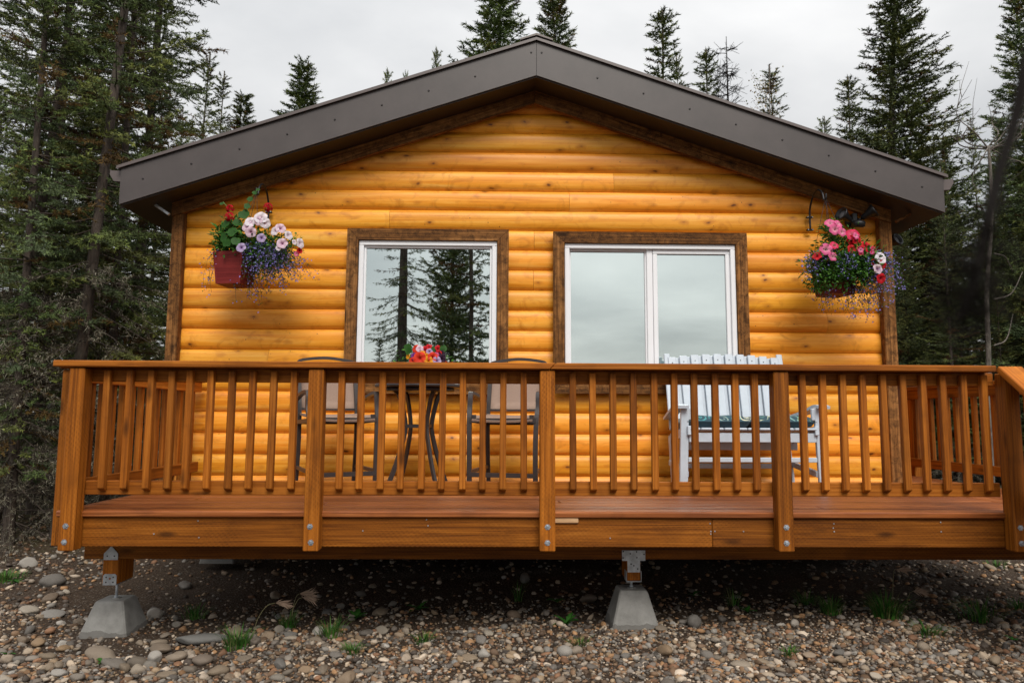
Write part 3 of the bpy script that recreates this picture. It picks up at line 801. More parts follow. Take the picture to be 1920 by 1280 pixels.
# brackets, stub posts and threaded rods that carry the beam
def support(x, z0, kind, label):
    b = (x, PY, z0)
    t = thing('post_support', label, 'support', b)
    zb = .467
    wz0 = .315 if kind == 'left' else .335
    px0 = .10 if kind == 'left' else .088
    place('stub_post', MB().box((0, 0, 0), (px0, .19, zb - .002 - wz0), .004).mesh('stub_post', 'incised_z'), t, (0, .005, (zb + wz0) / 2 - z0))
    rod = MB().tube([(0, 0, 0), (0, 0, wz0 - z0 - .004)], .0075, 10)
    for k in range(8): rod.lathe([(.0085, 0), (.0095, .001), (.0085, .002)], 10, (0, 0, .006 + k * (wz0 - z0 - .02) / 8))
    place('threaded_rod', rod.mesh('threaded_rod', 'galv'), t, (0, 0, 0))
    nut = MB().lathe([(.020, -.004), (.020, 0), (.013, 0), (.013, .010)], 6, smooth=False).mesh('nut', 'galv')
    place('nut', nut, t, (0, 0, .006))
    fy = -.005 - .095 + .005
    hole = MB().lathe([(.0050, 0), (.0045, .0012)], 8).mesh('bolt_hole', 'screw')
    if kind == 'left':
        zp = zb - z0
        m_ = MB().prism([(-.044, zp - .004), (.044, zp - .004), (.044, zp + .035), (.004, zp + .078), (-.004, zp + .078), (-.044, zp + .035)], -.098, -.094)
        place('strap_plate', m_.mesh('strap_plate', 'galv'), t)
        for hx in (-.022, .022): place('bolt_hole', hole, t, (hx, -.0982, zp + .020), (R(90), 0, 0))
        q = wz0 - z0
        m_ = MB().prism([(-.042, q - .006), (.042, q - .006), (.042, q + .052), (.032, q + .062), (-.032, q + .062), (-.042, q + .052)], -.0955, -.0925)
        m_.box((0, 0, q - .004), (.084, .185, .006), .001)
        place('base_plate', m_.mesh('base_plate', 'galv'), t)
        for hx, hz in ((-.022, .012), (.022, .012), (-.022, .042), (.022, .042)): place('bolt_hole', hole, t, (hx, -.0957, q + hz), (R(90), 0, 0))
        place('rust_screw', MB().lathe([(.007, 0), (.005, .003)], 8).mesh('rust_screw', 'pot'), t, (.001, -.0957, q + .034), (R(90), 0, 0))
    else:
        zp = zb - z0; lo = wz0 - z0 + .055
        m_ = MB().prism([(-.040, lo), (.040, lo), (.040, zp - .006), (.074, zp - .006), (.074, zp + .058), (-.074, zp + .058), (-.074, zp - .006), (-.040, zp - .006)], -.098, -.094)
        place('tee_plate', m_.mesh('tee_plate', 'galv'), t)
        for hx, hz in ((-.066, .052), (-.068, .012), (.066, .034), (-.022, .038), (.020, .014), (.018, .050), (0, -.036), (-.018, -.026), (.024, -.056)):
            place('bolt_hole', hole, t, (hx, -.0982, zp + hz), (R(90), 0, 0))
        q = wz0 - z0
        m_ = MB().box((0, -.0605, q - .003), (.096, .075, .004), .001)
        for s_ in (-1, 1): m_.box((s_ * .0465, -.0605, q + .030), (.003, .075, .062), .001)
        place('saddle', m_.mesh('saddle', 'galv'), t)
    return t
support(LPX, zl + .205, 'left', 'steel-strapped stub post on a threaded rod above the left pier block')
support(RPX, zr + .222, 'right', 'tee-plated stub post on a threaded rod above the middle pier block')

# ------------------------------------------------------------------ railings
CAPZ = 1.682
bolt_me = MB().lathe([(.0175, 0), (.0175, .0025), (.0105, .0025), (.0105, .0065), (.009, .0075)], 6, smooth=False).mesh('bolt', 'bolt')
def bal_mesh():
    def fn(p):
        p = Vector(p)
        if p.z < 0: p.z += .020 * (1 - (p.y + .019) / .038)
        return p
    return MB().box((0, 0, 0), (.038, .038, .706), .004, fn=fn).mesh('baluster', 'stain_z')
BAL = bal_mesh()
RB0 = (.3, 4.29, .6)
rail = thing('front_railing', 'long brown wooden railing with upright balusters across the deck front', 'railing', RB0)
FP = [(-2.455, True), (-1.07, True), (.286, True), (1.672, True), (3.052, True)]
for x, _ in FP:
    p = plank('post', rail, (x, 4.245, 1.118), (.089, .089, 1.042), 'incised_z', RB0, .006)
    for dz in (-.470, -.381):
        place('bolt', bolt_me, p, (random.uniform(-.008, .004), -.0445, dz), (R(90), 0, 0))
plank('top_rail', rail, (.255, 4.309, 1.6035), (5.50, .038, .080), 'stain_x', RB0)
plank('bottom_rail', rail, (.255, 4.309, .944), (5.50, .038, .082), 'stain_x', RB0)
# cap: two lengths meeting at a scarf cut over the middle post
def cap_board(name, parent, x0, x1, s0, s1, yc, w, z, mat, base):
    xm = (x0 + x1) / 2
    me = MB().box((0, 0, 0), (x1 - x0, w, .038), .005, fn=lambda p: (p[0] + (s0 if p[0] < 0 else s1) * p[2] / .038, p[1], p[2])).mesh(name, mat)
    return place(name, me, parent, (xm - base[0], yc - base[1], z - base[2]))
cap_board('cap_rail', rail, -2.590, .316, 0, .034, 4.258, .145, CAPZ - .019, 'stain_x', RB0)
cap_board('cap_rail', rail, .318, 2.958, .034, 0, 4.258, .145, CAPZ - .019, 'stain_x', RB0)
PXB = [195, 237, 278, 317, 350.5, 390.5, 430.5, 469, 509, 548,
       638, 675, 715, 752, 791, 829, 867.5, 905, 943, 982,
       1074.5, 1112, 1150, 1188.5, 1228, 1266, 1304, 1343, 1381, 1418,
       1508, 1546, 1584, 1622, 1660, 1698, 1735.5, 1773, 1812, 1851]
def X_at(px, py, Y):
    d = np.stack([_vx, _vy, _vz]) @ np.array([(px - 960) / F_PX, -(py - 640) / F_PX, -1.0])
    return d[0] / d[1] * Y
BX = []
for px in PXB: BX.append(round(float(X_at(px, 800, 4.255)), 3))
for i, x in enumerate(BX):
    place('baluster', BAL, rail, (x - RB0[0], 4.2695 - RB0[1], 1.276 - RB0[2]), (0, random.uniform(-.006, .006), 0))

# left side railing
RL0 = (-2.55, 5.2, .6)
lrail = thing('side_railing', 'short brown wooden railing along the left side of the deck', 'railing', RL0)
for yy in (4.405, 6.02):
    p = plank('post', lrail, (-2.591, yy, 1.118), (.089, .089, 1.042), 'incised_z', RL0, .006)
    for dz in (-.470, -.381): place('bolt', bolt_me, p, (-.0445, 0, dz), (0, R(-90), 0))
plank('top_rail', lrail, (-2.526, 5.235, 1.6033), (.038, 1.72, .080), 'stain_y', RL0)
plank('bottom_rail', lrail, (-2.526, 5.235, .944), (.038, 1.72, .082), 'stain_y', RL0)
plank('cap_rail', lrail, (-2.565, 5.235, CAPZ - .0192), (.145, 1.80, .038), 'stain_y', RL0, .005)
for i in range(11):
    place('baluster', BAL, lrail, (-2.5655 - RL0[0], 4.56 + i * .125 - RL0[1], 1.276 - RL0[2]), (0, 0, R(-90)))
# right side railing beyond the stair head
RR0 = (4.1, 6.5, .6)
rrail = thing('side_railing', 'brown wooden railing along the far right side of the deck', 'railing', RR0)
for yy in (4.40, 5.75, 7.10, 8.45):
    p = plank('post', rrail, (4.145, yy, 1.118), (.089, .089, 1.042), 'incised_z', RR0, .006)
    for dz in (-.470, -.381): place('bolt', bolt_me, p, (.0445, 0, dz), (0, R(90), 0))
plank('top_rail', rrail, (4.081, 6.43, 1.6012), (.038, 4.15, .085), 'stain_y', RR0)
plank('bottom_rail', rrail, (4.081, 6.43, .944), (.038, 4.15, .082), 'stain_y', RR0)
plank('cap_rail', rrail, (4.12, 6.43, CAPZ - .019), (.145, 4.20, .038), 'stain_y', RR0, .005)
for i in range(32):
    yy = 4.52 + i * .125
    if min(abs(yy - q) for q in (5.75, 7.10)) < .05: continue
    place('baluster', BAL, rrail, (4.1205 - RR0[0], yy - RR0[1], 1.276 - RR0[2]), (0, 0, R(90)))

# stairs leading down towards the viewer at the right, with their own handrail
ST0 = (3.6, 3.7, 0.0)
stair = thing('deck_stairs', 'stair handrail with its steps running down from the deck at the right edge', 'stairs', ST0)
ang = math.atan2(.80, 1.08)
slope = .80 / 1.08
def along(d, z): return (4.20 - d, z - slope * d)
for xx in (3.16, 4.02):
    me = MB().prism([(4.285, .77), (4.285, .50), (3.36, .02), (3.10, .02), (3.10, .12)][::-1], xx - .019, xx + .019, 'x')
    me.v = [(p[0] - ST0[0], p[1] - ST0[1], p[2]) for p in me.v]
    place('stringer', me.mesh('stringer', 'stain_y'), stair)
for i in range(4):
    plank('tread', stair, (3.59, 4.13 - .27 * i, .62 - .178 * i), (.82, .27, .038), 'decktop', ST0)
plank('post', stair, (3.052, 3.16, .52), (.089, .089, 1.04), 'incised_z', ST0, .006)
for (nm, z, w, t_, mt) in (('cap_rail', 1.663, .145, .038, 'stain_y'), ('bottom_rail', .93, .038, .085, 'stain_y'), ('top_rail', 1.575, .038, .085, 'stain_y')):
    L = 1.30 if nm == 'cap_rail' else 1.26
    xx = 3.032 if nm == 'cap_rail' else 3.115
    y0 = 4.19 if nm == 'cap_rail' else 4.20
    c = (xx, y0 - L / 2 * math.cos(ang), z - L / 2 * math.sin(ang))
    me = MB().box((0, 0, 0), (w, L, t_), .004).mesh(nm, mt)
    place(nm, me, stair, (c[0] - ST0[0], c[1] - ST0[1], c[2]), (ang, 0, 0))
for i in range(7):
    d = .075 + .13 * i
    place('baluster', BAL, stair, (3.0765 - ST0[0], 4.20 - d - ST0[1] - .02, 1.262 - slope * d), (0, 0, 0))

# ------------------------------------------------------------------ patio furniture
def arc_pts(pts, n=6):
    """Catmull-Rom through the points"""
    P = [Vector(p) for p in pts]; P = [P[0] * 2 - P[1]] + P + [P[-1] * 2 - P[-2]]; out = []
    for i in range(1, len(P) - 2):
        for k in range(n):
            t = k / n
            out.append(.5 * ((2 * P[i]) + (P[i + 1] - P[i - 1]) * t + (2 * P[i - 1] - 5 * P[i] + 4 * P[i + 1] - P[i + 2]) * t * t + (-P[i - 1] + 3 * P[i] - 3 * P[i + 1] + P[i + 2]) * t ** 3))
    out.append(P[-2]); return out
def sheet(fn, nu, nv, th):
    vs = []; fs = []
    for j in range(nv + 1):
        for i in range(nu + 1):
            vs.append(fn(i / nu, j / nv))
    n0 = len(vs)
    vs2 = [(p[0], p[1] + th * .3, p[2] - th) for p in vs]
    for j in range(nv):
        for i in range(nu):
            a = j * (nu + 1) + i
            fs.append((a, a + 1, a + nu + 2, a + nu + 1)); fs.append((a + n0, a + nu + 1 + n0, a + nu + 2 + n0, a + 1 + n0))
    mb = MB().add(vs + vs2, fs, True)
    ring = [i for i in range(nu + 1)] + [j * (nu + 1) + nu for j in range(1, nv + 1)] + [nv * (nu + 1) + i for i in range(nu - 1, -1, -1)] + [j * (nu + 1) for j in range(nv - 1, 0, -1)]
    o = 0
    mb.f += [(ring[i], ring[(i + 1) % len(ring)], ring[(i + 1) % len(ring)] + n0, ring[i] + n0) for i in range(len(ring))]; mb.sm += [False] * len(ring)
    return mb
def patio_chair(loc, rz, label):
    """front is -y; tall sling chair: seat .56, arms .73, back 1.02 above the deck"""
    t = thing('patio_chair', label, 'chair', loc, rz, 'tall sling patio chairs')
    W = .245
    for s in (-1, 1):
        pts = arc_pts([(s * W, -.235, 0), (s * W, -.245, .30), (s * (W + .005), -.235, .52), (s * (W + .012), -.205, .62), (s * (W + .01), -.195, .70), (s * (W + .012), -.165, .728), (s * (W + .015), -.02, .715), (s * (W + .010), .20, .675)], 5)
        place('arm_leg', MB().bar(pts, .022, .034, up=(1, 0, 0)).mesh('arm_leg', 'chairmetal'), t)
        pts = arc_pts([(s * (W - .02), .24, 0), (s * (W - .022), .20, .30), (s * (W - .022), .20, .55), (s * (W - .022), .245, .80), (s * (W - .024), .285, .955)], 5)
        place('back_leg', MB().bar(pts, .020, .030, up=(1, 0, 0)).mesh('back_leg', 'chairmetal'), t)
        place('seat_rail', MB().bar([(s * (W - .012), -.24, .525), (s * (W - .012), .20, .505)], .02, .03, up=(0, 0, 1)).mesh('seat_rail', 'chairmetal'), t)
        place('side_stretcher', MB().bar([(s * (W - .006), -.238, .155), (s * (W - .02), .215, .165)], .018, .026).mesh('side_stretcher', 'chairmetal'), t)
    place('front_rail', MB().bar([(-W, -.243, .525), (W, -.243, .525)], .02, .034).mesh('front_rail', 'chairmetal'), t)
    place('foot_rest', MB().bar([(-W, -.243, .135), (W, -.243, .135)], .02, .032).mesh('foot_rest', 'chairmetal'), t)
    place('rear_rail', MB().bar([(-W + .02, .20, .505), (W - .02, .20, .505)], .02, .03).mesh('rear_rail', 'chairmetal'), t)
    top = arc_pts([(-W + .024, .285, .955), (-W + .03, .290, .984), (-.12, .300, 1.004), (0, .305, 1.014), (.12, .300, 1.004), (W - .03, .290, .984), (W - .024, .285, .955)], 4)
    place('back_top_rail', MB().bar(top, .022, .026, up=(0, 1, 0)).mesh('back_top_rail', 'chairmetal'), t)
    place('back_lower_rail', MB().bar([(-W + .03, .213, .605), (W - .03, .213, .605)], .018, .018).mesh('back_lower_rail', 'chairmetal'), t)
    place('backrest', sheet(lambda u, v: (-W + .034 + u * (2 * W - .068), .212 + .085 * v - .012 * math.sin(u * math.pi) + .012 * math.sin(v * 3), .615 + v * .360), 6, 6, .006).mesh('backrest', 'sling'), t)
    def seat_fn(u, v):
        z = .575 - .018 * math.sin(v * 3.1) - .01 * math.sin(u * 3.14)
        if v < .2: z -= (.2 - v) ** 2 * 1.1
        return (-W + .02 + u * (2 * W - .04), -.262 + v * .45, z)
    place('seat', sheet(seat_fn, 6, 10, .012).mesh('seat', 'sling'), t)
    for s in (-1, 1):
        place('seat_bracket', MB().box((s * (W - .03), -.235, .552), (.03, .02, .03), .003).mesh('seat_bracket', 'chairmetal'), t)
    return t
patio_chair((-1.235, 5.46, DZ), R(28), 'brown sling patio chair left of the table, behind the railing')
patio_chair((.085, 5.44, DZ), R(-14), 'brown sling patio chair right of the table, behind the railing')

tb = thing('patio_table', 'small round dark metal patio table between the two sling chairs', 'table', (-.612, 5.52, DZ))
place('table_top', MB().lathe([(.325, .770), (.338, .774), (.338, .792), (.330, .798), (.315, .7985)], 32).mesh('table_top', 'chairmetal'), tb)
place('apron_ring', MB().lathe([(.262, .742), (.270, .742), (.270, .768), (.262, .768)], 28).mesh('apron_ring', 'chairmetal'), tb)
for i in range(4):
    a = R(38 + 90 * i); c_, s_ = math.cos(a), math.sin(a)
    pts = arc_pts([(r * c_, r * s_, z) for r, z in ((.275, 0), (.19, .20), (.128, .40), (.118, .50), (.150, .64), (.180, .715), (.225, .752), (.262, .758))], 5)
    place('leg', MB().bar(pts, .030, .020, up=(-s_, c_, 0)).mesh('leg', 'chairmetal'), tb)
for i in range(4):
    a = R(38 + 90 * i); b = R(38 + 90 * (i + 1))
    place('cross_bar', MB().bar([(.118 * math.cos(a), .118 * math.sin(a), .48), (.118 * math.cos(b), .118 * math.sin(b), .48)], .012, .026).mesh('cross_bar', 'chairmetal'), tb)

# white slatted bench
bn = thing('garden_bench', 'white painted slat-back wooden bench behind the railing', 'bench', (1.905, 5.62, DZ))
W = .515
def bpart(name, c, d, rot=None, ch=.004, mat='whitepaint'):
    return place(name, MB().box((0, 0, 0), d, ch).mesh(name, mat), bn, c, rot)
for s in (-1, 1):
    bpart('front_leg', (s * W, -.235, .315), (.06, .032, .630), (0, R(-2.0 * s), 0))
    bpart('rear_leg', (s * (W - .035), .27, .20), (.034, .060, .42), (R(-12), 0, 0))
    bpart('side_rail', (s * (W - .036), .0, .425), (.030, .56, .070), (R(-7), 0, 0))
    bpart('side_stretcher', (s * (W - .02), .03, .16), (.028, .52, .045), (R(6), 0, 0))
    arm = MB().bar(arc_pts([(s * (W + .015), -.30, .632), (s * (W + .015), -.20, .642), (s * (W + .012), .0, .60), (s * (W - .02), .32, .545)], 5), .085, .022)
    place('armrest', arm.mesh('armrest', 'whitepaint'), bn)
    bpart('arm_bracket', (s * (W - .045), -.235, .58), (.03, .028, .09), None)
bpart('front_rail', (0, -.245, .405), (2 * W - .07, .028, .070))
bpart('rear_apron', (0, .02, .335), (2 * W - .14, .028, .065))
bpart('front_stretcher', (0, -.235, .240), (2 * W - .06, .026, .036))
bpart('rear_stretcher', (0, .23, .165), (2 * W - .08, .026, .040))
n = 11
for i in range(n):
    bpart('seat_slat', (-W + .075 + i * (2 * W - .15) / (n - 1), -.02, .452 - .0), (.080, .52, .018), (R(-4), 0, 0), .006)
BT = R(-14)
for i in range(10):
    u = i / 9 * 2 - 1
    h = .655 - .030 * u * u
    x = u * .435 - .005
    bpart('back_slat', (x * .99, .245 + h / 2 * math.sin(-BT), .455 + h / 2 * math.cos(BT)), (.066, .018, h), (BT, R(1.2 * u), 0), .004)
    if i < 9:
        u2 = (i + .5) / 9 * 2 - 1; h2 = .645 - .030 * u2 * u2
        bpart('back_slat', ((u2 * .435 - .005) * .99, .272 + h2 / 2 * math.sin(-BT), .455 + h2 / 2 * math.cos(BT)), (.058, .016, h2), (BT, R(1.2 * u2), 0), .004)
    bpart('screw', (x, .236 + (h - .05) * math.sin(-BT) - .0, .455 + (h - .05) * math.cos(BT)), (.007, .012, .007), None, .001, 'screw')
for z, yy in ((.10, .318), (.33, .375)):
    bpart('back_rail', (0, yy, .455 + z), (2 * W - .12, .022, .055), (BT, 0, 0))
for s in (-1, 1):
    bpart('back_stile', (s * .480, .30 + .035, .455 + .315), (.050, .020, .66), (BT, 0, 0), .006)

def pillow_mesh(lx, ly, lz, name, mat):
    nu, nv = 18, 10; vs = []; fs = []
    for sgn in (1, -1):
        for j in range(nv + 1):
            for i in range(nu + 1):
                u, v = i / nu * 2 - 1, j / nv * 2 - 1
                e = max(0, (1 - abs(u) ** 6) * (1 - abs(v) ** 5)) ** .45
                vs.append((u * lx / 2, v * ly / 2, sgn * lz / 2 * e * (1 + .10 * math.sin(5 * u + 2 * v))))
    m = (nu + 1) * (nv + 1)
    for j in range(nv):
        for i in range(nu):
            a = j * (nu + 1) + i
            fs.append((a, a + 1, a + nu + 2, a + nu + 1)); fs.append((a + m, a + nu + 1 + m, a + nu + 2 + m, a + 1 + m))
    return MB().add(vs, fs, True).mesh(name, mat)
for xx, lb in ((-.245, 'teal paisley seat cushion on the left half of the white bench'), (.245, 'teal paisley seat cushion on the right half of the white bench')):
    o = place('seat_cushion', pillow_mesh(.495, .47, .105, 'seat_cushion', 'cushion'), None, (1.905 + xx, 5.60, DZ + .512), (R(-3), 0, 0))
    tag(o, lb, 'cushion', 'bench cushions')

# ------------------------------------------------------------------ wall hooks, floodlights
def wall_hook(x, z, label):
    t = thing('plant_hook', label, 'hook', (x, WALL_Y - .043 + .04, z), 0, 'plant hooks on the gable wall')
    pts = arc_pts([(0, -.045, 0), (0, -.045, .12), (0, -.06, .20), (0, -.13, .285), (0, -.22, .305), (0, -.30, .255), (0, -.325, .19), (0, -.345, .175), (0, -.365, .19), (0, -.368, .225)], 6)
    place('hook_arm', MB().tube(pts, .0085, 8).mesh('hook_arm', 'black'), t)
    for zz in (.0, .115):
        place('bracket', MB().box((0, -.035, zz), (.055, .03, .016), .003).mesh('bracket', 'black'), t)
    for zz in (.0, .115):
        for s in (-1, 1): place('bracket_screw', MB().lathe([(.006, 0), (.004, .004)], 8).mesh('bracket_screw', 'bolt'), t, (s * .020, -.0505, zz), (R(90), 0, 0))
    return t
HKR = (2.755, 3.03); HKL = (-2.03, 3.03)
wall_hook(HKR[0], HKR[1], 'black curved plant hook bracket beside the right window')
wall_hook(HKL[0], HKL[1], 'black curved plant hook mostly hidden behind the left flower box')

def floodlight(loc, label, rz=0, one=False):
    t = thing('floodlight', label, 'light', loc, rz)
    place('mount', MB().lathe([(.062, 0), (.062, .018), (.045, .030), (.020, .034)], 18).mesh('mount', 'black'), t, (0, 0, 0), (R(90), 0, 0))
    place('bracket', MB().box((0, -.05, .02), (.045, .05, .085), .006).mesh('bracket', 'black'), t)
    place('sensor', MB().lathe([(.040, 0), (.056, .010), (.058, .045), (.050, .058), (.020, .066)], 18).mesh('sensor', 'black'), t, (.02, -.075, -.07), (R(16), 0, 0))
    def head(x, rot, name='lamp_head'):
        h = place(name, MB().lathe([(.020, 0), (.026, .01), (.030, .05), (.052, .095), (.060, .115), (.060, .125), (.052, .125), (.040, .095)], 18).mesh(name, 'black'), t, x, rot)
        place('lens', MB().lathe([(.044, .098), (.030, .104), (.0, .106)], 18).mesh('lens', 'gasket'), h)
        place('arm', MB().tube([(0, 0, 0), (0, 0, -.045)], .013, 8).mesh('arm', 'black'), h)
    head((.060, -.07, .015), (R(62), 0, R(52)))
    head((-.045, -.075, -.005), (R(68), 0, R(-66)))
    return t
floodlight((3.125, 6.155, 3.105), 'black twin-head motion floodlight under the right end of the gable')
o = floodlight((3.56, 6.55, 2.98), 'dark floodlight on the cabin side wall just past the right corner', R(90))

# ------------------------------------------------------------------ flowers and planters
rng = np.random.default_rng(11)
def leaf_cloud(P, D, Ln, Wd, C, curl=0.25, rn=rng):
    """one folded leaf (4 triangles) per point: P base, D direction, Ln length, Wd width, C colour"""
    n = len(P)
    D = D / np.linalg.norm(D, axis=1, keepdims=True)
    up = rn.normal(size=(n, 3)) * .45 + np.array([0, -.25, 1.0])
    S = np.cross(D, up); S /= np.linalg.norm(S, axis=1, keepdims=True) + 1e-9
    N = np.cross(S, D)
    L = Ln[:, None]; Wv = Wd[:, None]
    a = P; tip = P + D * L - N * L * curl
    mid = P + D * L * .5 + N * L * .06
    l = P + D * L * .45 + S * Wv / 2 - N * L * .04; r = P + D * L * .45 - S * Wv / 2 - N * L * .04
    V = np.stack([a, l, mid, r, tip], 1).reshape(-1, 3)
    o = (np.arange(n) * 5)[:, None]
    F = np.concatenate([o + np.array([0, 2, 1]), o + np.array([0, 3, 2]), o + np.array([1, 2, 4]), o + np.array([2, 3, 4])])
    return V, F, np.repeat(C, 5, 0)
def round_leaf(name, c):
    n = 14; vs = [(0, 0, 0)]; cs = []
    for k in range(n):
        a = 2 * math.pi * k / n; r = 1.0 + .08 * math.cos(5 * a) - .45 * math.exp(-((a - math.pi * 1.5) / .28) ** 2)
        vs.append((r * math.cos(a), r * math.sin(a), .16 * r * r + .05 * math.sin(3 * a)))
    V = np.array(vs); F = np.array([(0, 1 + k, 1 + (k + 1) % n) for k in range(n)])
    C = np.array([[x * .75 for x in c]] + [[x * (1.1 if k % 2 else .92) for x in c] for k in range(n)])
    return np_mesh(name, V, F, 'leaf', C, True)
def petunia(name, outer, throat, lobes=5):
    rings = [(.05, -.55), (.16, -.2), (.42, .0), (.75, .06), (1.0, .0)]; n = 30; vs = []; cs = []
    for j, (r, z) in enumerate(rings):
        for k in range(n):
            a = 2 * math.pi * k / n
            rr = r * (1 + (.11 * abs(math.cos(lobes * a / 2)) - .07) * (j / 4) ** 2)
            ru = .09 * math.sin(lobes * a + j) * (j / 4) ** 2 + .04 * math.sin(11 * a) * (j / 4) ** 3
            vs.append((rr * math.cos(a), rr * math.sin(a), z + ru))
            t = min(1, max(0, (r - .1) / .5)); vein = .90 + .1 * math.cos(lobes * a)
            cs.append([(throat[i] * (1 - t) + outer[i] * t) * vein for i in range(3)])
    F = []
    for j in range(len(rings) - 1):
        for k in range(n):
            a, b = j * n + k, j * n + (k + 1) % n
            F += [(a, b, b + n), (a, b + n, a + n)]
    return np_mesh(name, np.array(vs), np.array(F), 'petal', np.array(cs), True)
def geranium_head(name, c):
    rn = np.random.default_rng(5); V = []; F = []; C = []
    for i in range(44):
        d = rn.normal(size=3); d[2] = abs(d[2]) * .9; d /= np.linalg.norm(d)
        s = np.cross(d, [0.3, .1, 1]); s /= np.linalg.norm(s); t = np.cross(d, s)
        for k in range(5):
            a = 2 * math.pi * k / 5 + i; e = s * math.cos(a) + t * math.sin(a); e2 = s * math.cos(a + .6) + t * math.sin(a + .6); e3 = s * math.cos(a - .6) + t * math.sin(a - .6)
            o = len(V); p = d * .72
            V += [p, p + e2 * .19 + d * .08, p + e * .29 + d * .04, p + e3 * .19 + d * .08]
            F += [(o, o + 1, o + 2), (o, o + 2, o + 3)]
            q = rn.uniform(.75, 1.1); C += [[x * q for x in c]] * 4
    return np_mesh(name, np.array(V), np.array(F), 'petal', np.array(C))
PET = {
    'white': petunia('white_petunia', (.86, .80, .86), (.66, .52, .62)),
    'palepink': petunia('pale_pink_petunia', (.82, .62, .73), (.50, .24, .40)),
    'lilac': petunia('lilac_petunia', (.50, .40, .62), (.24, .12, .36)),
    'pink': petunia('pink_petunia', (.78, .13, .32), (.80, .45, .50)),
    'hotpink': petunia('hot_pink_petunia', (.70, .02, .10), (.80, .25, .32)),
    'red': petunia('red_petunia', (.62, .010, .020), (.25, .005, .01)),
    'orange': petunia('orange_red_nasturtium', (.80, .055, .022), (.50, .02, .01)),
    'yellow': petunia('yellow_nasturtium', (.82, .36, .012), (.70, .20, .01)),
    'purple': petunia('purple_pansy', (.22, .05, .30), (.05, .01, .08)),
    'plum': petunia('dark_plum_pansy', (.035, .008, .03), (.02, .005, .02)),
}
GER = geranium_head('red_geranium', (.55, .012, .022))
GLEAF = round_leaf('geranium_leaf', (.022, .085, .010))
def face_rot(d, roll=0.0):
    q = Vector(d).to_track_quat('Z', 'Y'); e = q.to_matrix() @ Matrix.Rotation(roll, 3, 'Z'); return e.to_euler()
def greens(n, rn):
    base = np.array([[.035, .115, .014], [.060, .175, .022], [.095, .22, .035], [.026, .080, .012]])
    return base[rn.integers(0, 4, n)] * rn.uniform(.7, 1.25, (n, 1))

def tapered_box(t, w0, w1, h, rz):
    """square box wider at the top, four boards and a floor, each its own part"""
    bx = place('planter_box', None, t, (0, 0, 0), (0, 0, rz))
    th = .014
    for k in range(4):
        a = w1 / 2; b = w0 / 2
        m_ = MB()
        e = .0 if k % 2 else th
        vs = [(-b + e, -b, 0), (b - e, -b, 0), (a - e, -a, h), (-a + e, -a, h), (-b + e, -b + th, 0), (b - e, -b + th, 0), (a - e, -a + th, h), (-a + e, -a + th, h)]
        m_.add(vs, [(0, 1, 2, 3), (7, 6, 5, 4), (4, 5, 1, 0), (1, 5, 6, 2), (2, 6, 7, 3), (3, 7, 4, 0)])
        place('side_board', m_.mesh('side_board', 'redbox'), bx, (0, 0, 0), (0, 0, R(90) * k))
    place('bottom_board', MB().box((0, 0, .010), (w0 - .004, w0 - .004, .016), .002).mesh('bottom_board', 'redbox'), bx)
    place('soil', MB().box((0, 0, h - .05), (w1 - .06, w1 - .06, .05), .004).mesh('soil', 'ground'), bx)
    return bx

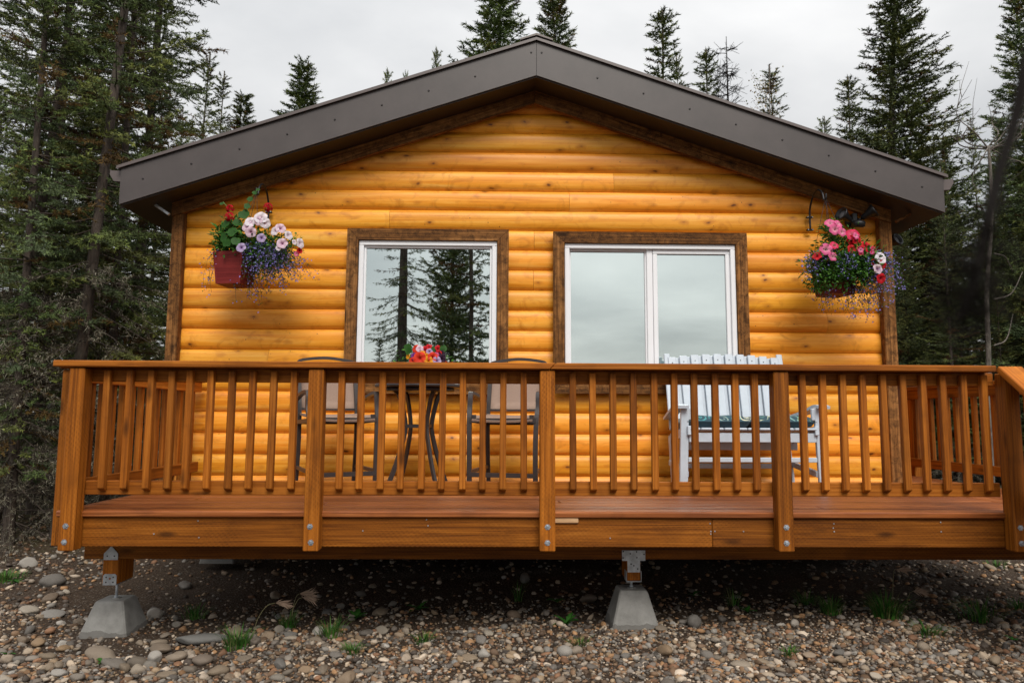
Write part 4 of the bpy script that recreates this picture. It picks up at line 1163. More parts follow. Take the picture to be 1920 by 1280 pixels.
def hanging_planter(loc, label, rz, spec, trail, foliage, hang):
    """loc = bottom centre of the box"""
    t = thing('hanging_flower_planter', label, 'planter', loc, 0.0, 'hanging flower planters')
    H = .262
    tapered_box(t, .212, .258, H, rz)
    # wires to the hook
    wires = MB()
    for k in range(4):
        a = rz + R(45) + R(90) * k; r = .135 * math.sqrt(2) * .93
        wires.tube([(r * math.cos(a), r * math.sin(a), H - .01), (hang[0], hang[1], hang[2])], .0018, 5)
    place('hanger_wires', wires.mesh('hanger_wires', 'black'), t)
    rn = np.random.default_rng(int(abs(loc[0]) * 100))
    # leaves: clumps described as (x, y, z, radius, count, size)
    V0 = []; F0 = []; C0 = []; off = 0
    for (x, y, z, r, n, sz) in foliage:
        n = int(n * 1.6)
        p = rn.normal(size=(n, 3)) * r * .52 + np.array([x, y, z])
        d = (p - np.array([x, y, z - r * .5])) + rn.normal(size=(n, 3)) * r * .5
        ln = rn.uniform(.6, 1.3, n) * sz; wd = ln * rn.uniform(.35, .6, n)
        V, F, C = leaf_cloud(p, d, ln, wd, greens(n, rn), .25, rn)
        V0.append(V); F0.append(F + off); C0.append(C); off += len(V)
    place('foliage', np_mesh('foliage', np.concatenate(V0), np.concatenate(F0), 'leaf', np.concatenate(C0)), t)['kind'] = 'stuff'
    # trailing lobelia: thin stems with tiny leaves and many small violet blossoms
    st = []; lv = []; fl = []
    for (x, y, z, n, reach, drop, dirx) in trail:
        for i in range(n):
            a = rn.uniform(-1, 1); ox = x + rn.normal() * .05; oy = y + rn.normal() * .04
            L = rn.uniform(.35, 1.0)
            k = 9; pts = []
            for j in range(k):
                s = j / (k - 1)
                pts.append((ox + dirx * reach * L * s + rn.normal() * .012 * s + a * .10 * s, oy - .10 * s * rn.uniform(.2, 1) + a * .05 * s, z + .05 * math.sin(s * 3) - drop * L * s * s))
            st.append(pts)
            for j in range(1, k):
                for q in range(3):
                    p = np.array(pts[j]) + rn.normal(size=3) * .014
                    lv.append(p)
                for q in range(2 if j > 3 else 1):
                    fl.append(np.array(pts[j]) + rn.normal(size=3) * .022)
    sm = MB()
    for p in st: sm.tube(p, [.0012] * len(p), 3, False)
    place('trailing_stems', sm.mesh('trailing_stems', 'twiggreen'), t)['kind'] = 'stuff'
    lv = np.array(lv); n = len(lv)
    V, F, C = leaf_cloud(lv, rn.normal(size=(n, 3)) + np.array([0, -.3, .2]), rn.uniform(.012, .026, n), rn.uniform(.004, .009, n), greens(n, rn) * .8, .2, rn)
    place('trailing_leaves', np_mesh('trailing_leaves', V, F, 'leaf', C), t)['kind'] = 'stuff'
    fl = np.array(fl); n = len(fl)
    # each blossom: three petals fanned out towards the viewer
    V = []; F = []; C = []
    d = rn.normal(size=(n, 3)) * .6 + np.array([0, -1, .25]); d /= np.linalg.norm(d, axis=1, keepdims=True)
    s_ = np.cross(d, rn.normal(size=(n, 3))); s_ /= np.linalg.norm(s_, axis=1, keepdims=True); t_ = np.cross(d, s_)
    rad = rn.uniform(.0070, .0125, n)[:, None]
    vs = [fl - d * rad * .3]
    for k in range(6):
        a = k * math.pi / 3; vs.append(fl + (s_ * math.cos(a) + t_ * math.sin(a)) * rad * (1 if k % 2 else .45))
    V = np.stack(vs, 1).reshape(-1, 3); o = (np.arange(n) * 7)[:, None]
    F = np.concatenate([o + np.array([0, 1 + k, 1 + (k + 1) % 6]) for k in range(6)])
    cc = np.array([[.045, .025, .36], [.075, .045, .48], [.03, .014, .22], [.14, .09, .56]])[rn.integers(0, 4, n)]
    C = np.repeat(cc, 7, 0); C[::7] = [.55, .55, .75]
    place('lobelia_blossoms', np_mesh('lobelia_blossoms', V, F, 'petal', C), t)['kind'] = 'stuff'
    for (kind, x, y, z, r, dx, dy, dz) in spec:
        if kind == 'geranium':
            place('geranium_flower', GER, t, (x, y, z), face_rot((dx, dy, dz))).scale = (r, r, r)
        elif kind == 'leaf':
            place('geranium_leaf', GLEAF, t, (x, y, z), face_rot((dx, dy, dz), x * 40)).scale = (r, r, r)
        else:
            place('petunia_flower', PET[kind], t, (x, y, z), face_rot((dx, dy, dz), x * 50)).scale = (r, r, r)
    for (pts, r) in [(s_[0], s_[1]) for s_ in STEMS.get(label, [])]:
        place('flower_stem', MB().tube(arc_pts(pts, 4), r, 5).mesh('flower_stem', 'stemgreen'), t)
    return t
M['twiggreen'] = plain('trailing_stem', (.06, .055, .022), .7)
M['stemgreen'] = plain('green_stem', (.07, .16, .03), .6)
STEMS = {}
# positions relative to the bottom centre of the box; x right, y away from the viewer, z up
LB = (-2.18, 5.84, 2.43)
LLAB = 'red square hanging planter with white petunias and violet lobelia, left of the windows'
def rel(px, py, Y, b):
    d = np.stack([_vx, _vy, _vz]) @ np.array([(px - 960) / F_PX, -(py - 640) / F_PX, -1.0]); k = Y / d[1]
    return (d[0] * k - b[0], Y - b[1], CAM_Z + d[2] * k - b[2])
STEMS[LLAB] = [([(-.10, .0, .26), rel(425, 430, 5.83, LB), rel(431, 398, 5.8, LB), rel(418, 378, 5.8, LB)], .003),
               ([(.0, .02, .26), rel(470, 420, 5.82, LB), rel(463, 385, 5.8, LB), rel(482, 357, 5.78, LB)], .0028),
               ([(.05, .02, .26), rel(482, 410, 5.8, LB), rel(502, 389, 5.76, LB)], .0022)]
def spec_px(rows, b, dy_near=.09):
    out = []
    for (kind, px, py, Y, r, dx, dy, dz) in rows:
        p = rel(px, py, Y - dy_near, b); out.append((kind, p[0], p[1], p[2], r * 1.10, dx, dy, dz))
    return out
LSPEC = spec_px([
    ('geranium', 431, 407, 5.80, .045, .1, -1, .3), ('geranium', 432, 392, 5.82, .040, -.2, -1, .5), ('geranium', 503, 389, 5.76, .042, .4, -1, .2),
    ('palepink', 464, 424, 5.74, .044, -.3, -1, .3), ('palepink', 470, 435, 5.72, .040, .2, -1, -.1), ('white', 470, 416, 5.74, .042, .1, -1, .4),
    ('white', 489, 408, 5.72, .048, .1, -1, .3), ('white', 497, 418, 5.72, .040, .6, -1, -.1), ('palepink', 484, 414, 5.71, .034, -.4, -1, 0),
    ('white', 515, 433, 5.70, .036, -.5, -1, .2), ('palepink', 526, 428, 5.70, .038, .5, -1, .3), ('white', 541, 441, 5.68, .034, 1.2, -1, .2),
    ('palepink', 529, 456, 5.68, .040, .1, -1, .2), ('white', 563, 456, 5.66, .038, 1.4, -.7, .1), ('lilac', 490, 446, 5.70, .034, .1, -1, .1),
    ('lilac', 452, 464, 5.70, .036, -.1, -1, .2), ('white', 552, 454, 5.67, .020, 1, -.8, .2), ('white', 522, 465, 5.68, .020, .2, -1, 0),
    ('red', 562, 470, 5.68, .022, .8, -1, .2), ('pink', 556, 476, 5.68, .018, .3, -1, 0),
    ('leaf', 457, 402, 5.80, .042, .1, -1, .3), ('leaf', 424, 420, 5.80, .040, -.5, -1, .4), ('leaf', 436, 436, 5.76, .042, -.1, -1, .5), ('leaf', 420, 445, 5.76, .038, -.5, -1, .1),
    ('leaf', 446, 418, 5.80, .038, .2, -1, .6), ('leaf', 426, 456, 5.73, .034, -.2, -1, .1), ('leaf', 442, 452, 5.72, .034, .2, -1, .3), ('leaf', 463, 387, 5.80, .026, .2, -1, .4),
    ('leaf', 469, 374, 5.80, .024, 0, -1, .5), ('leaf', 478, 362, 5.78, .022, .2, -1, .8), ('leaf', 484, 356, 5.78, .016, 0, -1, .8), ('leaf', 416, 382, 5.80, .016, 0, -1, .6)], LB)
hanging_planter(LB, LLAB, R(-9), LSPEC,
                [(.17, -.06, .27, 60, .30, .24, 1.0), (.17, -.04, .20, 40, .20, .26, 1.0), (.05, .06, .14, 22, .16, .30, 1.0), (-.13, .04, .26, 7, .09, .34, -1.0), (.20, -.08, .26, 40, .36, .16, 1.0)],
                [(-.05, -.03, .33, .09, 260, .045), (-.09, -.03, .40, .07, 150, .050), (-.03, .0, .48, .06, 110, .045), (.06, -.02, .34, .11, 300, .038), (.20, -.06, .32, .11, 460, .036), (.30, -.06, .27, .11, 460, .032), (.42, -.08, .30, .10, 360, .030), (-.12, .0, .29, .06, 150, .026), (.22, -.04, .16, .09, 200, .022), (.34, -.06, .18, .08, 160, .020)],
                (.15, .0, .79))
RBX = (2.80, 5.84, 2.385)
RLAB = 'red hanging planter overflowing with pink and red petunias, below the floodlight'
RSPEC = spec_px([
    ('pink', 1556, 418, 5.78, .038, -.3, -1, .6), ('pink', 1566, 430, 5.75, .042, -.2, -1, .1), ('pink', 1572, 420, 5.77, .036, .5, -1, .5), ('pink', 1579, 435, 5.74, .034, .2, -1, .1),
    ('hotpink', 1599, 440, 5.74, .050, -.1, -1, .4), ('red', 1606, 448, 5.73, .044, .4, -1, -.1), ('red', 1597, 450, 5.74, .036, -.2, -1, -.3), ('pink', 1605, 442, 5.71, .026, .3, -1, .2),
    ('pink', 1549, 467, 5.70, .046, -.1, -1, .2), ('hotpink', 1564, 460, 5.72, .034, .1, -1, .5), ('pink', 1562, 481, 5.68, .034, .1, -1, .2), ('red', 1532, 480, 5.72, .034, -.5, -1, .6),
    ('red', 1597, 467, 5.71, .034, .1, -1, .1), ('hotpink', 1617, 470, 5.70, .042, .1, -1, .2), ('red', 1624, 462, 5.71, .044, .3, -1, .3), ('pink', 1614, 469, 5.685, .020, -.2, -1, .1),
    ('hotpink', 1638, 470, 5.70, .036, .6, -1, 0), ('pink', 1635, 472, 5.685, .020, .2, -1, -.2), ('white', 1651, 484, 5.68, .046, .2, -1, .3), ('red', 1655, 495, 5.69, .044, .6, -1, -.2),
    ('palepink', 1646, 504, 5.66, .038, .2, -1, .1), ('red', 1641, 492, 5.69, .030, -.3, -1, .1), ('red', 1652, 522, 5.67, .038, .2, -1, -.2), ('white', 1650, 480, 5.675, .030, -.2, -1, .2)], RBX)
hanging_planter(RBX, RLAB, R(12), RSPEC,
                [(.05, -.14, .26, 40, .06, .18, 1.0), (-.12, -.10, .28, 34, .10, .20, -1.0), (.18, -.08, .26, 56, .16, .40, 1.0), (.10, -.02, .05, 26, .14, .26, .5), (.22, -.10, .30, 50, .20, .28, 1.0), (-.10, .02, .05, 10, .06, .20, -.4)],
                [(-.02, -.18, .15, .08, 260, .034), (-.12, -.16, .13, .07, 240, .030), (.12, -.18, .16, .08, 260, .036), (-.18, -.10, .22, .10, 360, .032), (-.10, -.15, .26, .10, 360, .034), (.04, -.16, .26, .10, 420, .036), (.16, -.16, .26, .10, 380, .046), (.28, -.10, .24, .10, 300, .032), (-.02, -.06, .42, .09, 300, .036),
                 (-.02, -.02, .56, .06, 200, .032), (.12, -.06, .40, .10, 240, .030), (-.19, -.10, .08, .07, 200, .030), (.20, -.10, .12, .08, 240, .026)],
                (-.045, .0, .84))

# flower pot on the patio table
pt = thing('flower_pot', 'pot of red, orange and yellow flowers on the patio table', 'flower pot', (-.585, 5.50, DZ + .798))
place('pot', MB().lathe([(.060, 0), (.064, .004), (.085, .105), (.092, .108), (.092, .128), (.082, .128), (.078, .110)], 20).mesh('pot', 'pot'), pt)
PB = (-.585, 5.50, DZ + .798)
p_ = rng.normal(size=(420, 3)) * np.array([.075, .06, .035]) + np.array([.0, 0, .165])
V, F, C = leaf_cloud(p_, rng.normal(size=(420, 3)) + np.array([0, -.3, .5]), rng.uniform(.02, .045, 420), rng.uniform(.012, .028, 420), greens(420, rng))
place('foliage', np_mesh('foliage', V, F, 'leaf', C), pt)['kind'] = 'stuff'
for (kind, x, y, z, r, dx, dy, dz) in spec_px([
    ('orange', 780, 654, 5.47, .030, -.6, -1, .2), ('palepink', 787, 654, 5.43, .026, .2, -1, .2), ('red', 797, 656, 5.44, .028, .1, -1, .2), ('red', 805, 650, 5.46, .024, .3, -1, .8), ('palepink', 788, 658, 5.42, .018, 0, -1, 0),
    ('orange', 787, 671, 5.39, .044, 0, -1, .1), ('yellow', 803, 676, 5.39, .032, .1, -1, .2), ('orange', 811, 669, 5.40, .034, .2, -1, .1), ('yellow', 792, 662, 5.40, .020, .1, -1, .4), ('red', 822, 654, 5.44, .028, .9, -1, .4),
    ('red', 823, 662, 5.42, .022, .5, -1, .1), ('lilac', 805, 659, 5.42, .022, 0, -1, .1), ('purple', 777, 668, 5.42, .026, -.3, -1, .1), ('lilac', 819, 676, 5.40, .030, .1, -1, .2), ('plum', 828, 673, 5.42, .030, .4, -1, .1),
    ('plum', 829, 662, 5.43, .022, .4, -1, .3), ('yellow', 765, 668, 5.45, .020, -1, -1, .2), ('orange', 773, 676, 5.42, .026, -.4, -1, .1), ('yellow', 800, 666, 5.41, .016, 0, -1, .2), ('pink', 818, 665, 5.41, .018, .2, -1, 0),
    ('leaf', 765, 652, 5.46, .030, -.2, -1, .2), ('leaf', 767, 659, 5.45, .024, -.3, -1, .1), ('leaf', 814, 656, 5.45, .026, .1, -1, .3), ('leaf', 831, 653, 5.45, .026, .3, -1, .3), ('leaf', 829, 658, 5.44, .022, .2, -1, .1)], PB):
    nm = 'leaf' if kind == 'leaf' else 'flower'
    place(nm, GLEAF if kind == 'leaf' else PET[kind], pt, (x, y, z), face_rot((dx, dy, dz), x * 60)).scale = (r, r, r)

# ------------------------------------------------------------------ gravel and stones
def ico(sub):
    t = (1 + 5 ** .5) / 2
    v = [(-1, t, 0), (1, t, 0), (-1, -t, 0), (1, -t, 0), (0, -1, t), (0, 1, t), (0, -1, -t), (0, 1, -t), (t, 0, -1), (t, 0, 1), (-t, 0, -1), (-t, 0, 1)]
    v = [np.array(p) / np.linalg.norm(p) for p in v]
    f = [(0, 11, 5), (0, 5, 1), (0, 1, 7), (0, 7, 10), (0, 10, 11), (1, 5, 9), (5, 11, 4), (11, 10, 2), (10, 7, 6), (7, 1, 8), (3, 9, 4), (3, 4, 2), (3, 2, 6), (3, 6, 8), (3, 8, 9), (4, 9, 5), (2, 4, 11), (6, 2, 10), (8, 6, 7), (9, 8, 1)]
    for _ in range(sub):
        mid = {}; nf = []
        def mp(a, b):
            k = (min(a, b), max(a, b))
            if k not in mid:
                p = v[a] + v[b]; v.append(p / np.linalg.norm(p)); mid[k] = len(v) - 1
            return mid[k]
        for a, b, c in f:
            x, y, z = mp(a, b), mp(b, c), mp(c, a); nf += [(a, x, z), (b, y, x), (c, z, y), (x, y, z)]
        f = nf
    return np.array(v), np.array(f)
def lump(sub, rn, amp=.16, facet=0.0):
    v, f = ico(sub); v = v.copy()
    r = np.ones(len(v))
    for _ in range(5):
        d = rn.normal(size=3); d /= np.linalg.norm(d); r += amp * .6 * np.sin(v @ d * rn.uniform(1.2, 3.0) + rn.uniform(0, 6))
    if sub > 1:
        for _ in range(6):
            d = rn.normal(size=3); d /= np.linalg.norm(d); r += .022 * np.sin(v @ d * rn.uniform(4, 8) + rn.uniform(0, 6))
    if facet:                                     # broken stones: planes cut off
        for _ in range(7):
            d = rn.normal(size=3); d /= np.linalg.norm(d); h = rn.uniform(.62, .9)
            q = (v * r[:, None]) @ d; k = q > h; r[k] *= (h / q[k])
    return v * r[:, None], f
srn = np.random.default_rng(21)
STONES = []
for i in range(12):
    v, f = lump(2, srn, .17, facet=(i % 2 == 0))
    STONES.append(np_mesh('stone', v, f, 'stone', smooth=True))
placed = []
def free(x, y, r):
    for (a, b, c) in placed:
        if (a - x) ** 2 + (b - y) ** 2 < ((r + c) * .78) ** 2: return False
    return True
piers_xy = [(LPX, PY, .20), (RPX, PY, .20), (-2.5, 6.72, .22)]
def stone(x, y, r, flat=.55, asp=1.0, rz=None, tilt=.15, sink=.25):
    o = place('stone', STONES[int(srn.integers(0, 12))], ground, (x, y, gz1(x, y) + r * flat * (1 - sink) - .004),
              (srn.normal() * tilt, srn.normal() * tilt, srn.uniform(0, 6.28) if rz is None else rz))
    o.scale = (r * asp, r * .85, r * flat); placed.append((x, y, r * max(asp, .85)))
    return o
def gpt(px, py, z=0.0):
    d = np.stack([_vx, _vy, _vz]) @ np.array([(px - 960) / F_PX, -(py - 640) / F_PX, -1.0]); k = (z - CAM_Z) / d[2]
    return d[0] * k, d[1] * k
# stones one can pick out in the photograph: pixel, half-width px, flatness, aspect
for (px, py, hw, fl, asp) in ((54, 1056, 15, .75, 1.2), (98, 1094, 19, .62, 1.15), (57, 1146, 18, .5, 1.1), (43, 1195, 14, .7, 1.1), (74, 1201, 16, .62, 1.1), (292, 1152, 17, .75, 1.0), (374, 1197, 30, .36, 1.9), (300, 1213, 20, .45, 1.25),
        (292, 1229, 14, .95, 1.0), (330, 1226, 18, .55, 1.1), (380, 1232, 17, .55, 1.0), (408, 1254, 21, .62, 1.0), (355, 1247, 15, .55, 1.1), (258, 1251, 13, .8, 1.0), (315, 1259, 14, .6, 1.5), (190, 1228, 24, .42, 1.4),
        (212, 1243, 18, .5, 1.4), (248, 1229, 12, .6, 1.0), (15, 1239, 13, .75, 1.0), (38, 1240, 12, .65, 1.1), (145, 1272, 16, .6, 1.2), (60, 1238, 12, .6, 1.2), (110, 1267, 13, .6, 1.2), (735, 1133, 9, .8, 1.0), (1102, 1132, 17, .6, 1.1),
        (962, 1160, 12, .65, 1.1), (1301, 1184, 14, .9, 1.0), (1078, 1232, 15, .75, 1.0), (1058, 1236, 14, .8, 1.0), (907, 1234, 11, .8, 1.0), (760, 1232, 11, .8, 1.0), (880, 1243, 15, .45, 1.2), (1518, 1240, 14, .5, 1.1), (1731, 1228, 11, .75, 1.0),
        (1706, 1225, 11, .55, 1.1), (1790, 1236, 12, .55, 1.1), (1239, 1192, 12, .55, 1.3), (1036, 1178, 10, .75, 1.0), (945, 1184, 7, .8, 1.0), (1390, 1260, 14, .5, 1.3), (1430, 1250, 12, .5, 1.2), (100, 1148, 22, .35, 1.2), (640, 1140, 9, .7, 1),
        (500, 1190, 14, .6, 1.1), (545, 1196, 14, .5, 1.2), (480, 1202, 12, .75, 1.0), (460, 1230, 14, .5, 1.2), (520, 1262, 14, .6, 1.1), (630, 1225, 12, .5, 1.2), (690, 1250, 13, .5, 1.2)):
    x, y = gpt(px, py, .02)
    stone(float(x), float(y), hw * .9 * float(y) / F_PX, fl, asp, srn.uniform(-.5, .5), .12)
tries = 0
n_st = len(placed)
while n_st < 300 and tries < 20000:
    tries += 1
    left = srn.random() < .55
    y = 3.5 + 1.6 * srn.random() ** 1.3 if srn.random() < .82 else srn.uniform(4.6, 7.6)
    x = srn.uniform(-.80 * y, .80 * y)
    if left: x = -abs(x)
    r = float(np.clip(srn.lognormal(math.log(.024 if x > -.6 else .031), .30), .020, .070))
    if any((x - a) ** 2 + (y - b) ** 2 < (c + r) ** 2 for a, b, c in piers_xy): continue
    if -4.2 < x < -1 and y > 5.4 and srn.random() < .6: continue
    if not free(x, y, r): continue
    stone(x, y, r, srn.uniform(.42, .8), srn.uniform(1.0, 1.45)); n_st += 1
# the rest of the gravel: thousands of pebbles in one sheet
PAL = np.array([[.155, .145, .135], [.21, .165, .115], [.085, .08, .075], [.30, .26, .21], [.14, .095, .062], [.175, .175, .17], [.25, .155, .085], [.36, .325, .28], [.11, .078, .055], [.20, .18, .155], [.065, .056, .05], [.18, .105, .065]])
def pebbles(n, gen, size, sub, rn, name):
    x, y = gen(n); keep = np.ones(n, bool)
    for a, b, c in piers_xy: keep &= (x - a) ** 2 + (y - b) ** 2 > (c * .80) ** 2
    x, y = x[keep], y[keep]; n = len(x)
    r = size(n)
    base = [lump(sub, rn, .20, facet=(i % 4 != 3)) for i in range(8)]
    kinds = rn.integers(0, 8, n)
    ca = PAL[rn.integers(0, len(PAL), n)] * rn.uniform(.6, 1.45, (n, 1)) * np.array([1.10, 1.0, .90])
    Vs = []; Fs = []; Cs = []; off = 0
    for k in range(8):
        m = np.where(kinds == k)[0]
        if not len(m): continue
        v, f = base[k]; nv = len(v)
        sx = r[m] * rn.uniform(.85, 1.35, len(m)); sy = r[m] * rn.uniform(.7, 1.0, len(m)); sz = r[m] * rn.uniform(.42, .8, len(m))
        P = v[None] * np.stack([sx, sy, sz], 1)[:, None, :]
        a = rn.uniform(0, 6.28, len(m)); tl = rn.normal(size=len(m)) * .22
        ct, st_ = np.cos(tl)[:, None], np.sin(tl)[:, None]
        P = np.stack([P[..., 0] * ct - P[..., 2] * st_, P[..., 1], P[..., 0] * st_ + P[..., 2] * ct], -1)
        c_, s_ = np.cos(a)[:, None], np.sin(a)[:, None]
        P = np.stack([P[..., 0] * c_ - P[..., 1] * s_, P[..., 0] * s_ + P[..., 1] * c_, P[..., 2]], -1)
        P += np.stack([x[m], y[m], ground_z(x[m], y[m]) + sz * rn.uniform(.15, .75, len(m))], 1)[:, None, :]
        Vs.append(P.reshape(-1, 3)); Fs.append((f[None] + (np.arange(len(m)) * nv)[:, None, None] + off).reshape(-1, 3))
        tone = 1 + .10 * np.sin(v[:, 0] * 5 + v[:, 2] * 7)
        Cs.append((ca[m][:, None, :] * tone[None, :, None]).reshape(-1, 3)); off += len(m) * nv
    o = place(name, np_mesh(name, np.concatenate(Vs), np.concatenate(Fs), 'gravel', np.concatenate(Cs), True))
    return o
prn = np.random.default_rng(33)
def patchy(n, y0, y1, pw, xk=.82):
    y = y0 + (y1 - y0) * prn.random(n * 2) ** pw; x = prn.uniform(-1, 1, n * 2) * xk * y
    dens = .5 + .5 * np.sin(3.1 * x + 1.3) * np.cos(2.3 * y + .8 * x) + .35 * np.sin(7 * x - 5 * y)
    shade = ((y > 4.75) & (np.abs(x) < 3.2)) | ((np.abs(x - LPX) < .6) & (np.abs(y - 4.5) < .25))
    k = prn.random(n * 2) < np.clip(.62 + .4 * dens, .1, 1) * np.where(shade, .35, 1)
    return x[k][:n], y[k][:n]
g1 = pebbles(7800, lambda n: patchy(n, 3.45, 5.2, 1.0), lambda n: np.clip(prn.lognormal(math.log(.0145), .34, n), .009, .030), 1, prn, 'gravel')
tag(g1, 'mixed river gravel spread over the ground in front of the deck', 'gravel', kind='stuff')
g2 = pebbles(17000, lambda n: patchy(n, 3.45, 5.4, 1.0), lambda n: np.clip(prn.lognormal(math.log(.0085), .28, n), .005, .013), 0, prn, 'fine_gravel')
tag(g2, 'fine grit and small chips between the river stones', 'gravel', kind='stuff')
g3 = pebbles(6500, lambda n: patchy(n, 5.1, 9.5, .9, .86), lambda n: np.clip(prn.lognormal(math.log(.017), .35, n), .009, .045), 0, prn, 'gravel')
tag(g3, 'gravel lying under the deck and behind it', 'gravel', kind='stuff')

# ------------------------------------------------------------------ grass tufts and weeds
def blades(n, h, spread, rn, w=.004, lean=.5, flat=False, cols=None):
    V = []; F = []; C = []
    cols = cols if cols is not None else np.array([[.045, .12, .022], [.075, .17, .035], [.10, .16, .045], [.17, .16, .07]])
    for i in range(n):
        a = rn.uniform(0, 6.28); d = np.array([math.cos(a), math.sin(a), 0]); b = d * rn.uniform(0, spread) + np.array([0, 0, -.01])
        L = h * rn.uniform(.45, 1.1); le = lean * rn.uniform(.3, 1.4); s = np.array([-d[1], d[0], 0]) * w * rn.uniform(.7, 1.3)
        c = cols[rn.integers(0, len(cols))] * rn.uniform(.7, 1.2); o = len(V); k = 4
        for j in range(k + 1):
            t = j / k
            p = b + d * L * le * t * t * 1.2 + np.array([0, 0, L * (t - .45 * le * t * t)])
            ww = s * (1 - t) ** .7
            V += [p - ww, p + ww]; C += [c, c]
        for j in range(k): F += [(o + 2 * j, o + 2 * j + 1, o + 2 * j + 3), (o + 2 * j, o + 2 * j + 3, o + 2 * j + 2)]
    return np.array(V), np.array(F), np.array(C)
def tuft(px, py, n, h, spread, label, name='grass_tuft', lean=.5, w=.0035):
    x, y = gpt(px, py, .02); x, y = float(x), float(y)
    rn = np.random.default_rng(int(px * 7 + py))
    V, F, C = blades(int(n * 1.5), h * 1.25, spread * 1.1, rn, w * 1.1, lean, cols=np.array([[.030, .115, .016], [.055, .16, .024], [.08, .17, .034], [.14, .15, .055]]))
    o = place(name, np_mesh(name, V, F, 'leaf', C), None, (x, y, gz1(x, y) + .004))
    return tag(o, label, 'grass', 'grass tufts in the gravel')
tuft(1662, 1168, 150, .17, .09, 'largest grass tuft in the gravel under the right part of the deck', lean=.7)
tuft(1558, 1160, 110, .11, .07, 'dense round grass tuft left of the largest one')
tuft(1838, 1165, 70, .16, .13, 'sparse spreading grass tuft near the right edge of the picture', lean=.8)
tuft(660, 1218, 60, .07, .05, 'short grass tuft in the gravel below the leafy weed', lean=.6)
tuft(445, 1205, 90, .12, .09, 'grass tuft beside the long flat stone near the left pier')
tuft(540, 1170, 60, .10, .06, 'grass tuft in the shade behind the long flat stone')
tuft(620, 1190, 70, .11, .07, 'loose grass tuft left of the leafy weed')
tuft(365, 1150, 50, .09, .08, 'dark grass tuft in the shade right of the left pier', lean=.7)
tuft(795, 1195, 50, .07, .06, 'low pale grass tuft in front of the shaded ground', lean=.7)
tuft(972, 1130, 16, .16, .03, 'thin upright grass in the deep shade under the deck', lean=.3)
tuft(1510, 1140, 40, .10, .08, 'thin grass in the shade behind the dense round tuft', lean=.6)
tuft(1375, 1148, 22, .11, .04, 'small dark grass sprig in the shade under the bench', lean=.5)
tuft(10, 1085, 120, .08, .16, 'green grass patch at the left edge beside the dark boulder', lean=.6)
tuft(1868, 1068, 40, .08, .10, 'grass tuft on the sunlit gravel past the deck at the far right', lean=.6)
tuft(1910, 1150, 30, .08, .08, 'wispy grass at the right edge below the deck', lean=.6)
tuft(1085, 1215, 50, .06, .06, 'short grass tuft in the open gravel at the front centre', lean=.7)
tuft(1480, 1235, 40, .06, .05, 'short grass tuft in the open gravel at the front right', lean=.7)
tuft(1740, 1200, 60, .08, .08, 'low grass tuft between the largest tuft and the right edge', lean=.8)
def weed(px, py, n, size, label):
    """rosette of toothed leaves"""
    x, y = gpt(px, py, .02); x, y = float(x), float(y); rn = np.random.default_rng(int(px + py * 3))
    t = thing('weed', label, 'weed', (x, y, gz1(x, y) + .006), 0, 'leafy weeds in the gravel')
    k = 7; V = []; F = []; C = []
    for j in range(k + 1):
        s = j / k; wd = .17 * math.sin(math.pi * min(1, s * .92 + .06)) * (1.25 if j % 2 else .70); z = .55 * s - .42 * s * s
        V += [(s, -wd, z + .05), (s, 0, z), (s, wd, z + .05)]; C += [(.025, .105, .015), (.05, .16, .025), (.025, .105, .015)]
    for j in range(k):
        for q in (0, 1): a = j * 3 + q; F += [(a, a + 3, a + 4), (a, a + 4, a + 1)]
    me = np_mesh('leaf', np.array(V), np.array(F), 'leaf', np.array(C), True)
    for i in range(n):
        o = place('leaf', me, t, (0, 0, 0), (0, rn.uniform(-.4, .1), i * 2.4 + rn.uniform(-.3, .3))); s = size * rn.uniform(.6, 1.1); o.scale = (s, s, s)
    return t
weed(1062, 1178, 12, .10, 'bright green toothed weed in front of the middle pier')
weed(668, 1160, 12, .11, 'leafy weed at the edge of the shade under the sling chairs')
weed(785, 1140, 8, .09, 'dark weed in the shade under the deck left of centre')
weed(1045, 1135, 7, .08, 'small weed in the deep shade left of the middle pier')
weed(190, 1240, 6, .06, 'tiny bright weed among the pebbles near the left pier')
weed(14, 1224, 6, .05, 'tiny green weed among the pebbles at the bottom left')
weed(1402, 1160, 8, .07, 'small weed in the shade below the bench')
weed(1300, 1128, 6, .06, 'tiny weed just right of the middle pier in the shade')
weed(30, 1090, 8, .07, 'weed on the grassy patch left of the dark boulder')
weed(1900, 1212, 5, .05, 'tiny weed in the gravel at the right edge')
def foxtail(px, py, h, bend, label, n=1):
    x, y = gpt(px, py, .02); x, y = float(x), float(y); rn = np.random.default_rng(int(px))
    t = thing('foxtail_grass', label, 'grass', (x, y, gz1(x, y)), 0, 'foxtail grass stalks')
    for i in range(n):
        b = bend * (1 + .35 * i); hh = h * (1 - .12 * i)
        pts = arc_pts([(i * .02, 0, 0), (b * .2, -.01 * i, hh * .5), (b * .6, 0, hh * .9), (b, 0, hh)], 4)
        place('stalk', MB().tube(pts, .0016, 4).mesh('stalk', 'strawstem'), t)
        m = 60; tt = rn.random(m); p = np.array([b, 0, hh]) + np.stack([tt * .05 * np.sign(b), 0 * tt, tt * .004 - tt * tt * .01], 1)
        d = np.stack([np.full(m, .9 * np.sign(b)), rn.normal(size=m) * .25, rn.normal(size=m) * .28 - .1], 1)
        V, F, C = leaf_cloud(p, d, rn.uniform(.05, .085, m), np.full(m, .0028), np.array([[.42, .30, .22]]) * rn.uniform(.7, 1.2, (m, 1)), .05, rn)
        place('seed_head', np_mesh('seed_head', V, F, 'lichen', C), t)
    return t
M['strawstem'] = plain('straw_stem', (.22, .20, .09), .7)
foxtail(475, 1180, .19, .13, 'curved foxtail grass with pale seed heads in the shade at left', 1)
